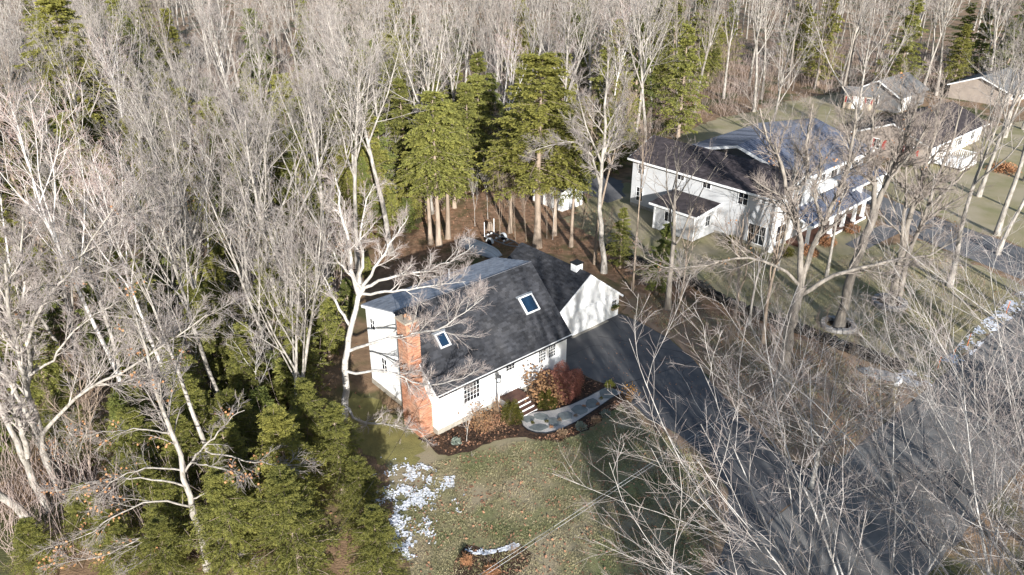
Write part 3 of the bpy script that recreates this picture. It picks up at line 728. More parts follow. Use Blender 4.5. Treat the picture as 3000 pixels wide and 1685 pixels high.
# garden shed with red shutters
sh = empty("garden_shed", (50.7, 116.3, 0), R(-26), "small tan garden shed with red shutters and white double doors", "shed")
MB().prism([(0, 0), (0, 2.2), (1.5, 3.0), (3.0, 2.2), (3.0, 0)], 0, 0, 4.2).build("wall", M['tan'], sh)
MB().slab([(-.2, -.3, 2.12), (4.4, -.3, 2.12), (4.4, 1.5, 3.08), (-.2, 1.5, 3.08)], .1).slab([(-.2, 1.503, 3.08), (4.4, 1.503, 3.08), (4.4, 3.3, 2.12), (-.2, 3.3, 2.12)], .1).build("roof", M['greyroof'], sh)
for x in (1.25, 2.0): MB().box(x, x + .72, -.05, -.003, .08, 1.95).build("door", M['trimw'], sh)
for x in (.45, 3.2):
    window(sh, face_front(x, -.003, 1.0), .5, .75, 2, 2, casing=.05)
    for dx in (-.3, .56): MB().box(x + dx, x + dx + .22, -.04, -.003, .95, 1.8).build("shutter", M['red'], sh)
window(sh, frame_mat((4.203, 1.2, 1.0), (0, 1, 0), (0, 0, 1), (1, 0, 0)), .5, .75, 2, 2, casing=.05)
for y in (.88, 1.76): MB().box(4.203, 4.24, y, y + .22, .95, 1.8).build("shutter", M['red'], sh)

def plain_building(name, label, loc, rz, L, D, hw, hr, wallm, roofm, cat):
    e = empty(name, loc, rz, label, cat)
    MB().prism([(0, -.2), (0, hw), (D / 2, hr - .12), (D, hw), (D, -.2)], 0, 0, L).build("wall", wallm, e)
    s = (hr - hw) / (D / 2)
    r = MB().slab([(-.35, -.4, hw - .4 * s), (L + .35, -.4, hw - .4 * s), (L + .35, D / 2, hr), (-.35, D / 2, hr)], .13).slab([(-.35, D / 2 + .003, hr), (L + .35, D / 2 + .003, hr), (L + .35, D + .4, hw - .4 * s), (-.35, D + .4, hw - .4 * s)], .13).build("roof", roofm, e)
    MB().slab([(-.41, -.4, hw - .4 * s - .02), (-.353, -.4, hw - .4 * s - .02), (-.353, D / 2, hr - .02), (-.41, D / 2, hr - .02)], .18).slab([(-.41, D / 2 + .002, hr - .02), (-.353, D / 2 + .002, hr - .02), (-.353, D + .4, hw - .4 * s - .02), (-.41, D + .4, hw - .4 * s - .02)], .18).build("rake_board", M['trimw'], e)
    return e
e = plain_building("grey_garage", "grey roofed garage beyond the tan garden shed", (57.5, 113, 0), R(41), 9, 7, 2.5, 4.4, M['greyroof'], M['greyroof'], "garage")
window(e, face_left(-.003, 4, 1.0), .9, 1.0, 2, 2)
MB().box(1.0, 3.8, -.05, -.003, .05, 2.1).build("garage_door", M['trimw'], e)
e = plain_building("long_house", "long pale house with grey roof half hidden at the far end of the street", (76, 117, 0), R(41), 15, 8.5, 2.3, 4.0, M['stucco'], M['greyroof'], "house")
for u in (2, 5, 9, 13): window(e, face_front(u, -.003, .9), 1.1, 1.2, 2, 2)
MB().box(7.2, 8.1, -.05, -.003, .1, 2.15).build("door", M['trimw'], e)
# white shed in the trees behind the cottage
ws = empty("white_shed", (5.1, 72.5, 0), R(42), "white board-sided shed standing under the tall evergreen", "shed")
MB().prism([(0, 0), (0, 2.35), (1.5, 3.1), (3.0, 2.35), (3.0, 0)], 1, 0, 4.4).build("wall", M['white'], ws)
MB().slab([(-.25, -.3, 2.27), (-.25, 4.7, 2.27), (1.5, 4.7, 3.2), (1.5, -.3, 3.2)], .1).slab([(1.503, -.3, 3.2), (1.503, 4.7, 3.2), (3.25, 4.7, 2.27), (3.25, -.3, 2.27)], .1).build("roof", M['nshingle'], ws)
bt = MB().box(-.012, .012, -.02, 0, 0, 2.3).mesh("batten"); bt.materials.append(M['trimw'])
for k in range(9):
    p = bpy.data.objects.new("batten", bt); COL.objects.link(p); p.parent = ws; p.location = (.15 + k * .335, -.002, .02)
for k in range(12):
    p = bpy.data.objects.new("batten", bt); COL.objects.link(p); p.parent = ws; p.location = (-.002, .2 + k * .36, .02); p.rotation_euler = (0, 0, -math.pi / 2)
MB().box(1.0, 2.0, -.06, -.023, .05, 2.0).build("door", M['shutter'], ws)

# ------------------------------------------------------------------ boat, trailer and yard things
bt = empty("upturned_boat", (-2.85, 62.6, 0), R(-44), "pale rowing boat lying upside down behind the cottage", "boat")
st = [(-2.2, .70, .40), (-1.2, .80, .44), (0, .82, .45), (1.0, .78, .44), (1.75, .66, .38), (2.3, .48, .14)]
V = []; F = []
for x, w, h in st: V += [(x, -w, .18), (x, -w * .95, .18 + h * .7), (x, -w * .80, .18 + h), (x, w * .80, .18 + h), (x, w * .95, .18 + h * .7), (x, w, .18)]
for i in range(len(st) - 1):
    for k in range(5): a = i * 6 + k; F.append((a, a + 1, a + 7, a + 6))
mb = MB(); mb.v = V; mb.f = F + [(0, 5, 4, 3, 2, 1), (30, 31, 32, 33, 34, 35)]
mb.build("hull", M['boat'], bt)
mb = MB()
for s in (-1, 1):
    for a, b in zip(st, st[1:]): mb.bar((a[0], s * a[1] * .45, .185 + a[2]), (b[0], s * b[1] * .45, .185 + b[2]), .016, 5)
mb.build("keel_strip", M['galv'], bt)
mb = MB()
for s in (-1, 1):
    for a, b in zip(st, st[1:]): mb.bar((a[0], s * (a[1] + .01), .17), (b[0], s * (b[1] + .01), .17), .03, 6)
mb.build("gunwale", M['galv'], bt)
MB().box(-1.6, -1.4, -.8, .8, 0, .15).box(1.0, 1.2, -.8, .8, 0, .15).build("trestle", M['post'], bt)
tr = empty("boat_trailer", (-1.0, 64.2, 0), R(-44), "dark steel boat trailer with pale mudguards and white guide posts", "trailer")
mb = MB().bar((-1.6, -.55, .5), (1.2, -.55, .5), .05).bar((-1.6, .55, .5), (1.2, .55, .5), .05).bar((1.2, -.55, .5), (2.6, 0, .5), .05).bar((1.2, .55, .5), (2.6, 0, .5), .05)
for x in (-1.6, -.4, .6, 1.2): mb.bar((x, -.6, .5), (x, .6, .5), .04)
mb.bar((2.55, 0, .5), (3.1, 0, .5), .05).bar((-.6, -.85, .33), (-.6, .85, .33), .04)
mb.build("trailer_frame", M['galv'], tr)
for s in (-1, 1):
    MB().bar((-.6, s * .78, .31), (-.6, s * .94, .31), .3, 16).build("wheel", M['rubber'], tr)
    fd = MB()
    for k in range(8):
        a, b = math.pi * k / 8, math.pi * (k + 1) / 8
        fd.hexa([(-.6 + .40 * math.cos(t), y, .33 + .40 * math.sin(t) - d) for d in (.02, 0) for t, y in ((a, s * .86 - .14), (a, s * .86 + .14), (b, s * .86 + .14), (b, s * .86 - .14))])
    fd.build("mudguard", M['boat'], tr)
    MB().bar((-1.55, s * .62, .5), (-1.55, s * .62, 1.9), .035, 8).bar((-1.55, s * .62, 1.9), (-1.55, s * .62, 1.96), .037, 8).build("guide_post", M['trimw'], tr)
    for x in (-1.5, -.4, .6):
        MB().bar((x, s * .22 - .06, .62), (x, s * .22 + .06, .62), .08, 10).build("roller", M['trimw'], tr)
# lamp post by the front door
lp = empty("lamp_post", (*W(4.2, -.6), 0), 0, "black lantern on a white post beside the front door", "lamp")
MB().box(-.05, .05, -.05, .05, 0, 2.25).build("post", M['trimw'], lp)
ln = MB().prism([(-.13, -.13), (.13, -.13), (.13, .13), (-.13, .13)], 2, 2.25, 2.28)
for a in (-1, 1):
    for b in (-1, 1): ln.bar((a * .1, b * .1, 2.28), (a * .13, b * .13, 2.58), .012, 4)
ln.hexa([(-.17, -.17, 2.58), (.17, -.17, 2.58), (.17, .17, 2.58), (-.17, .17, 2.58), (-.04, -.04, 2.76), (.04, -.04, 2.76), (.04, .04, 2.76), (-.04, .04, 2.76)])
ln = ln.build("lantern", M['black'], lp)
MB().box(-.085, .085, -.085, .085, 2.29, 2.57).build("lantern_glass", M['boat'], ln)
# mailbox on a post at the roadside
mbx = empty("mailbox", (24.15, 39.72, 0), AZ * 0 + R(41), "white mailbox on a weathered post beside the road", "mailbox")
MB().box(-.06, .06, -.06, .06, -.3, 1.05).build("post", M['post'], mbx)
MB().prism([(-.11, 1.055)] + [(.11, 1.055), (.11, 1.2)] + [(.11 * math.cos(math.pi * k / 6), 1.2 + .11 * math.sin(math.pi * k / 6)) for k in range(1, 6)] + [(-.11, 1.2)], 0, -.1, .48).build("box", M['trimw'], mbx)
MB().box(.1, .14, -.125, -.112, 1.12, 1.36).build("signal_arm", M['red'], mbx)
# snow-plough markers along the road
for i, (x, y) in enumerate([(32.31, 46.17), (30.29, 44.31), (28.69, 43.15), (37.85, 50.95)]):
    o = MB().bar((0, 0, -.2), (0, 0, .85), .018, 6).bar((0, 0, .55), (0, 0, 1.1), .026, 6).build("road_marker", M['orange'])
    o.location = (x, y, 0)
    tag(o, ["orange stake at the lawn edge, second one up from the stone wall's road end", "orange stake standing just up the road from the snowy wall end", "orange stake nearest the end of the stone wall", "orange stake in the roadside snow, furthest up the road"][i], "stake", "orange stakes along the road edge")
# stone rings round two trees
def stone_ring(cx, cy, ra, rb, rot, label):
    e = empty("stone_tree_ring", (cx, cy, 0), rot, label, "tree ring", "stone rings round lawn trees")
    n = 20
    for k in range(n):
        a0, a1 = 2 * math.pi * k / n + .015, 2 * math.pi * (k + 1) / n - .015
        h = random.uniform(.26, .36); t = random.uniform(.34, .42)
        q = [(ra * math.cos(a0), rb * math.sin(a0)), (ra * math.cos(a1), rb * math.sin(a1)), ((ra - t) * math.cos(a1), (rb - t) * math.sin(a1)), ((ra - t) * math.cos(a0), (rb - t) * math.sin(a0))]
        MB().hexa([(*p, -.05) for p in q] + [(p[0] * .985, p[1] * .985, h) for p in q]).build("stone", M['stone'], e, bevel=.02)
    MB().prism([((ra - .3) * math.cos(2 * math.pi * k / 24), (rb - .3) * math.sin(2 * math.pi * k / 24)) for k in range(24)], 2, .0, .05).build("mulch", M['mulch'], e)
stone_ring(24.25, 49.0, 1.32, 1.2, .2, "stone ring round the lawn tree nearer the stone wall")
stone_ring(29.6, 52.55, 1.4, 1.3, .4, "stone ring round the lawn tree nearer the driveway")
# dry-stone wall along the boundary
wpts = [(8.2, 63.4), (10.4, 61.0), (12.6, 58.8), (14.56, 56.4), (15.39, 54.9), (16.43, 52.9), (17.6, 51.6), (18.9, 50.2), (20.84, 48.3), (22.53, 46.75), (23.87, 45.3), (25.0, 44.2), (26.3, 43.0)]
wl_ = empty("stone_wall", (17.6, 51.6, 0), 0, "low dark dry-stone wall between the two yards", "wall")
ico = MB()
import bmesh
bm = bmesh.new(); bmesh.ops.create_icosphere(bm, subdivisions=1, radius=.5)
for v in bm.verts: v.co *= random.uniform(.86, 1.14)
sme = bpy.data.meshes.new("stone"); bm.to_mesh(sme); bm.free()
ms = []
for a, b in zip(wpts, wpts[1:]):
    a, b = np.array(a), np.array(b); d = np.linalg.norm(b - a); u = (b - a) / d; n = np.array([-u[1], u[0]])
    k = 0.0
    while k < d:
        low = a[0] < 14
        for row in range(2 if low else 3):
            for side in (-1, 1):
                w = random.uniform(.4, .75)
                p = a + u * (k + random.uniform(0, .3)) + n * side * random.uniform(.12, .26) - np.array([17.6, 51.6])
                ms.append(Matrix.Translation((p[0], p[1], .1 + row * .22 + random.uniform(-.03, .03))) @ Matrix.Rotation(math.atan2(u[1], u[0]) + random.uniform(-.3, .3), 4, 'Z') @ Matrix.Rotation(random.uniform(-.2, .2), 4, 'X') @ Matrix.Diagonal((w, random.uniform(.34, .5), random.uniform(.22, .34), 1)))
        k += random.uniform(.45, .65)
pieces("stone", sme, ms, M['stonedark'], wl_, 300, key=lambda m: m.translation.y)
for i, (pa, pb, rad) in enumerate([((24.6, 44.6), (26.9, 42.2), .36)]):
    pass
# overhead cables parallel to the road, and the service drop to the cottage
def cable(name, a, b, sag, r, m, label):
    a, b = Vector(a), Vector(b); pts = []
    for k in range(25):
        t = k / 24; p = a.lerp(b, t); p.z -= sag * 4 * t * (1 - t); pts.append(p)
    V = []; F = []
    o = MB().path(pts, r, 5).build(name, m, None, smooth=True)
    return tag(o, label, "cable")
for i, (off, z) in enumerate(((0, 0), (.09, .07))):
    p = np.array([-1.0, 19.05]) + B2 * off
    a = p - A2 * 16; b = p + A2 * 62
    cable("overhead_cable", (a[0], a[1], 7.45 + z), (b[0], b[1], 7.45 + z), .45, .007, M['wire'], ["pale overhead cable crossing above the front lawn, lower of the close pair", "pale overhead cable crossing above the front lawn, upper of the close pair"][i])
a = W(-.05, .4)
cable("service_cable", (a[0], a[1], 3.4), (-7.4, 18.5, 7.2), .5, .009, M['wiredark'], "thin dark service cable dropping from the cottage corner past the evergreens")

# ------------------------------------------------------------------ bare trees: limbs grown level by level
def unit(a): return a / np.maximum(np.linalg.norm(a, axis=-1, keepdims=True), 1e-9)

def tubes(P, Rr, sides):
    """P (n,k,3), Rr (n,k) -> verts, quads"""
    n, k = Rr.shape
    T = unit(np.gradient(P, axis=1))
    ref = np.where((np.abs(T[:, :1, 2:3]) < .9), np.array([0, 0, 1.0]), np.array([1.0, 0, 0]))
    U = unit(np.cross(T, np.broadcast_to(ref, T.shape))); Wv = np.cross(T, U)
    a = np.arange(sides) * 2 * np.pi / sides
    V = P[:, :, None, :] + Rr[:, :, None, None] * (np.cos(a)[None, None, :, None] * U[:, :, None, :] + np.sin(a)[None, None, :, None] * Wv[:, :, None, :])
    i = np.arange(n)[:, None, None] * (k * sides); j = np.arange(k - 1)[None, :, None] * sides; s = np.arange(sides)[None, None, :]
    s2 = (s + 1) % sides
    F = np.stack([i + j + s, i + j + s2, i + j + sides + s2, i + j + sides + s], -1).reshape(-1, 4)
    return V.reshape(-1, 3), F

def grow(rg, base, dirs, length, r0, r1, k, wob, up, droop=0.0):
    """n branches at once: base (n,3), dirs (n,3), length (n,), radii (n,)"""
    n = len(base); P = np.zeros((n, k, 3)); P[:, 0] = base; d = unit(dirs.copy())
    step = (length / (k - 1))[:, None]
    for i in range(1, k):
        d = unit(d + rg.normal(0, wob, (n, 3)) + np.array([0, 0, 1.0]) * (up - droop * i / k))
        P[:, i] = P[:, i - 1] + d * step
    t = np.linspace(0, 1, k)[None, :]
    return P, r0[:, None] * (1 - t) + r1[:, None] * t

def children(rg, P, Rr, per, t0, t1, ang, lenf, ratio, rmin, k, wob, up, lmin=.25, plan=0.0, droop=0.0):
    n, kk, _ = P.shape
    L = np.linalg.norm(np.diff(P, axis=1), axis=2).sum(1)
    t = t0 + (t1 - t0) * (np.arange(per)[None, :] + rg.random((n, per))) / per
    f = t * (kk - 1); i0 = np.minimum(f.astype(int), kk - 2); fr = (f - i0)[..., None]
    idx = np.arange(n)[:, None]
    base = P[idx, i0] * (1 - fr) + P[idx, i0 + 1] * fr
    d = unit(P[idx, i0 + 1] - P[idx, i0])
    rr = Rr[idx, i0] * (1 - fr[..., 0]) + Rr[idx, i0 + 1] * fr[..., 0]
    x = unit(np.cross(d, rg.normal(0, 1, d.shape)))
    x = unit(x * np.array([1, 1, 1 - plan]))
    a = (ang * (1 + rg.normal(0, .22, t.shape)))[..., None]
    nd = unit(d * np.cos(a) + x * np.sin(a))
    ln = np.maximum(L[:, None] * lenf * (1.15 - .65 * t) * rg.uniform(.6, 1.25, t.shape), lmin)
    r0 = np.maximum(np.minimum(rr * ratio, rr * .9), rmin)
    return grow(rg, base.reshape(-1, 3), nd.reshape(-1, 3), ln.ravel(), r0.ravel(), np.maximum(r0.ravel() * .35, rmin * .75), k, wob, up, droop)

class Acc:
    def __init__(s): s.V = []; s.F = []; s.T = []; s.n = 0
    def add(s, P, Rr, sides, tone):
        V, F = tubes(P, Rr, sides)
        s.V.append(V); s.F.append(F + s.n); s.T.append(np.full(len(V), tone) if np.isscalar(tone) else tone); s.n += len(V)
    def mesh(s, name, material):
        me = fast_mesh(name, np.concatenate(s.V), np.concatenate(s.F), np.concatenate(s.T)); me.materials.append(material); return me

def flare(P, Rr):
    Rr = Rr.copy(); Rr[:, 0] *= 1.45
    if Rr.shape[1] > 2: Rr[:, 1] *= 1.06
    return P, Rr

def twig_levels(rg, acc, P, Rr, dens, rmin, up, plan=0.0, lv=3, lf=.42, red=1.0, droop=0.0):
    """three finer levels of branches on the limbs P"""
    n2 = max(3, int(9 * dens)); n3 = max(3, int(7 * dens)); n4 = max(2, int(6 * dens))
    P2, R2 = children(rg, P, Rr, n2, .18, .98, .62, lf, .55, rmin * 2.2, 6, .09, up, .6, plan, droop)
    acc.add(P2, R2, 4, .12)
    P3, R3 = children(rg, P2, R2, n3, .15, .98, .66, .46, .6, rmin * 1.4, 4, .10, up * .8, .4, plan, droop)
    acc.add(P3, R3, 3, .35)
    if lv >= 3:
        P4, R4 = children(rg, P3, R3, n4, .15, 1.0, .62, .55, .75, rmin, 3, .12, up * .6, .28, plan, droop)
        acc.add(P4, R4, 3, np.tile(np.repeat(np.array([.45, .75, 1.0]) * red, 3), len(P4)))
    return P3, R3

def bare_tree(name, seed, H=17.0, r=.22, fork=.4, limbs=7, spread=.5, dens=1.0, rmin=.0055, stems=1, lean=.04, bark='bark', lv=3, leader=True, leaves=0, up=.16, wob=.06, limb_r=.62, lf=.42):
    """returns (trunk mesh, crown mesh, leaf mesh or None), standing at the origin"""
    rg = np.random.default_rng(seed)
    tr, cr = Acc(), Acc()
    tips = []
    for s in range(stems):
        h = H * (1 if s == 0 else rg.uniform(.75, .98)); rr = r * (1 if s == 0 else rg.uniform(.6, .9))
        az = rg.random() * 6.28; ln = lean if stems == 1 else rg.uniform(.08, .22)
        d = np.array([[math.cos(az) * ln, math.sin(az) * ln, 1.0]]); b = np.array([[math.cos(az) * .2, math.sin(az) * .2, -.1]]) * (0 if stems == 1 else 1)
        b[:, 2] = -.15
        top = h * (.93 if leader else fork + .12)
        P, Rr = grow(rg, b, d, np.array([top]), np.array([rr]), np.array([rr * (.12 if leader else .6)]), 12, .035, .03)
        P, Rr = flare(P, Rr)
        tr.add(P, Rr, 9, 0.0)
        # main limbs rise from the fork upwards
        nl = limbs if stems == 1 else max(3, int(limbs * .6))
        t = fork + (.92 - fork) * (np.arange(nl) + rg.random(nl) * .8) / nl if leader else np.sort(np.clip(rg.normal(.9, .08, nl), .68, .995))
        f = t * 11; i0 = np.minimum(f.astype(int), 10); fr = (f - i0)[:, None]
        base = P[0, i0] * (1 - fr) + P[0, i0 + 1] * fr
        rad = Rr[0, i0] * limb_r
        a = np.arange(nl) * 2.4 + rg.random() * 6.28
        el = spread * rg.uniform(.7, 1.3, nl)
        dd = np.stack([np.cos(a) * np.sin(el), np.sin(a) * np.sin(el), np.cos(el)], 1)
        Lm = (h - base[:, 2]) / np.maximum(np.cos(el * .75), .45) * rg.uniform(.72, 1.0, nl)
        Pl, Rl = grow(rg, base, dd, np.maximum(Lm, 1.2), np.maximum(rad, .03), np.full(nl, .007), 10, wob, up * .45)
        cr.add(Pl, Rl, 6, 0.02)
        P3, R3 = twig_levels(rg, cr, Pl, Rl, dens, rmin, up * .4, lv=lv, lf=lf)
        tips.append(P3)
        if leader: 
            Pt, Rt = P[:, 5:], np.maximum(Rr[:, 5:], .03)
            P3b, _ = twig_levels(rg, cr, Pt, Rt, dens * 1.2, rmin, up * .4, lv=lv, lf=.3)
            tips.append(P3b)
    out = [tr.mesh("trunk", M[bark]), cr.mesh("crown", M[bark]), None]
    if leaves:
        T = np.concatenate([p.reshape(-1, 3) for p in tips]); low = T[T[:, 2] < H * .8]
        q = low[rg.integers(0, len(low), leaves)]
        out[2] = leaf_mesh(rg, q, .09, .2)
    return out

def leaf_mesh(rg, q, size, jit, name="leaves", material='leaf'):
    n = len(q); q = q + rg.normal(0, jit, q.shape)
    u = unit(rg.normal(0, 1, (n, 3)) + np.array([0, 0, -.8])) * size; v = unit(np.cross(u, rg.normal(0, 1, (n, 3)))) * size * .42
    V = np.stack([q, q + u * .5 + v, q + u, q + u * .5 - v], 1).reshape(-1, 3)
    F = np.arange(n * 4).reshape(-1, 4)
    me = fast_mesh(name, V, F, np.repeat(rg.random(n), 4), smooth=False); me.materials.append(M[material]); return me

# ------------------------------------------------------------------ evergreens: sprays of small needle-leaves on drooping boughs
def evergreen(seed, H=12.0, r=.2, z0=.08, Rmax=3.0, nb=90, per=13, leaf=.2, wide=.065, shape=1.0, droop=.35, needle='hem', bark='hembark', pairs=6, top=.25):
    rg = np.random.default_rng(seed)
    tr = Acc()
    P, Rr = grow(rg, np.array([[0, 0, -.15]]), np.array([[rg.normal(0, .02), rg.normal(0, .02), 1.0]]), np.array([H * 1.0]), np.array([r]), np.array([.02]), 12, .012, .02)
    P, Rr = flare(P, Rr)
    tr.add(P, Rr, 8, 0.0)
    t = z0 + (1 - z0) * ((np.arange(nb) + rg.random(nb)) / nb) ** .92
    t = np.minimum(t, .985)
    f = t * 11; i0 = np.minimum(f.astype(int), 10); fr = (f - i0)[:, None]
    base = P[0, i0] * (1 - fr) + P[0, i0 + 1] * fr
    rel = (t - z0) / (1 - z0)
    prof = np.minimum(1, (.55 + rel * 2.0)) * (1 - rel) ** shape + top * .25
    L = Rmax * prof * rg.uniform(.42, 1.2, nb) + .25
    a = np.arange(nb) * 2.399 + rg.normal(0, .35, nb)
    el = np.where(rel > .8, .6, .2) + rg.normal(0, .18, nb)
    d = np.stack([np.cos(a) * np.cos(el), np.sin(a) * np.cos(el), np.sin(el)], 1)
    Pb, Rb = grow(rg, base, d, L, np.maximum(.012 + L * .011, .012), np.full(nb, .006), 7, .05, .06, droop)
    tr.add(Pb, Rb, 3, 0.0)
    # side sprays, flattened
    kk = 7
    tt = np.linspace(.16, 1.0, per)[None, :] + rg.uniform(-.03, .03, (nb, per)); tt = np.clip(tt, .1, .999)
    f = tt * (kk - 1); i0 = np.minimum(f.astype(int), kk - 2); fr = (f - i0)[..., None]; idx = np.arange(nb)[:, None]
    b2 = Pb[idx, i0] * (1 - fr) + Pb[idx, i0 + 1] * fr; d2 = unit(Pb[idx, i0 + 1] - Pb[idx, i0])
    side = unit(np.cross(d2, np.array([0, 0, 1.0]))) * np.where(np.arange(per) % 2 == 0, 1, -1)[None, :, None]
    an = rg.uniform(.55, 1.05, (nb, per))[..., None]
    an[:, -1] *= .15
    nd = unit(d2 * np.cos(an) + side * np.sin(an) + rg.normal(0, .13, d2.shape))
    l2 = (L[:, None] * .34 * (1.1 - tt) + .22) * rg.uniform(.7, 1.25, tt.shape)
    n2 = nb * per
    Ps, _ = grow(rg, b2.reshape(-1, 3), nd.reshape(-1, 3), l2.ravel(), np.full(n2, .01), np.full(n2, .01), 4, .05, 0, .28)
    # leaflets in pairs along each spray
    m = pairs * 2 + 1
    t3 = np.linspace(.05, 1, m)[None, :] * np.ones((n2, 1)); f = t3 * 3; i0 = np.minimum(f.astype(int), 2); fr = (f - i0)[..., None]; idx = np.arange(n2)[:, None]
    b3 = Ps[idx, i0] * (1 - fr) + Ps[idx, i0 + 1] * fr; d3 = unit(Ps[idx, i0 + 1] - Ps[idx, i0])
    s3 = unit(np.cross(d3, np.array([0, 0, 1.0]) + rg.normal(0, .35, d3.shape))) * np.where(np.arange(m) % 2 == 0, 1, -1)[None, :, None]
    u = unit(d3 * .75 + s3 * .8 + rg.normal(0, .22, d3.shape)); u[:, -1] = d3[:, -1]
    ll = leaf * rg.uniform(.65, 1.3, (n2, m))[..., None]
    w = unit(np.cross(u, unit(rg.normal(0, 1.0, u.shape) + np.array([0, 0, .55])))) * wide * rg.uniform(.7, 1.3, (n2, m))[..., None]
    V = np.stack([b3, b3 + u * ll * .45 + w, b3 + u * ll, b3 + u * ll * .45 - w], 2).reshape(-1, 3)
    F = np.arange(len(V)).reshape(-1, 4)
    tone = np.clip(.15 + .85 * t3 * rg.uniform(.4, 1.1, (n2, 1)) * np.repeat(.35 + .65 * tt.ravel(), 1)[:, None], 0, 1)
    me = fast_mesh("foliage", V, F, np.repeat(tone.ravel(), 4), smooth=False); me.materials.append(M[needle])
    return tr.mesh("trunk", M[bark]), me, None

def plant_tree(kind, meshes, x, y, scale, rz, label, cat, group, names=("trunk", "crown", "leaves"), tilt=0.0, sz=None):
    e = bpy.data.objects.new(kind, None); COL.objects.link(e)
    e.location = (x, y, 0); e.rotation_euler = (tilt * math.cos(rz), tilt * math.sin(rz), rz); e.scale = (scale, scale, sz or scale)
    e["label"] = label; e["category"] = cat
    if group: e["group"] = group
    for nm, me in zip(names, meshes):
        if me is not None:
            o = bpy.data.objects.new(nm, me); COL.objects.link(o); o.parent = e
    return e

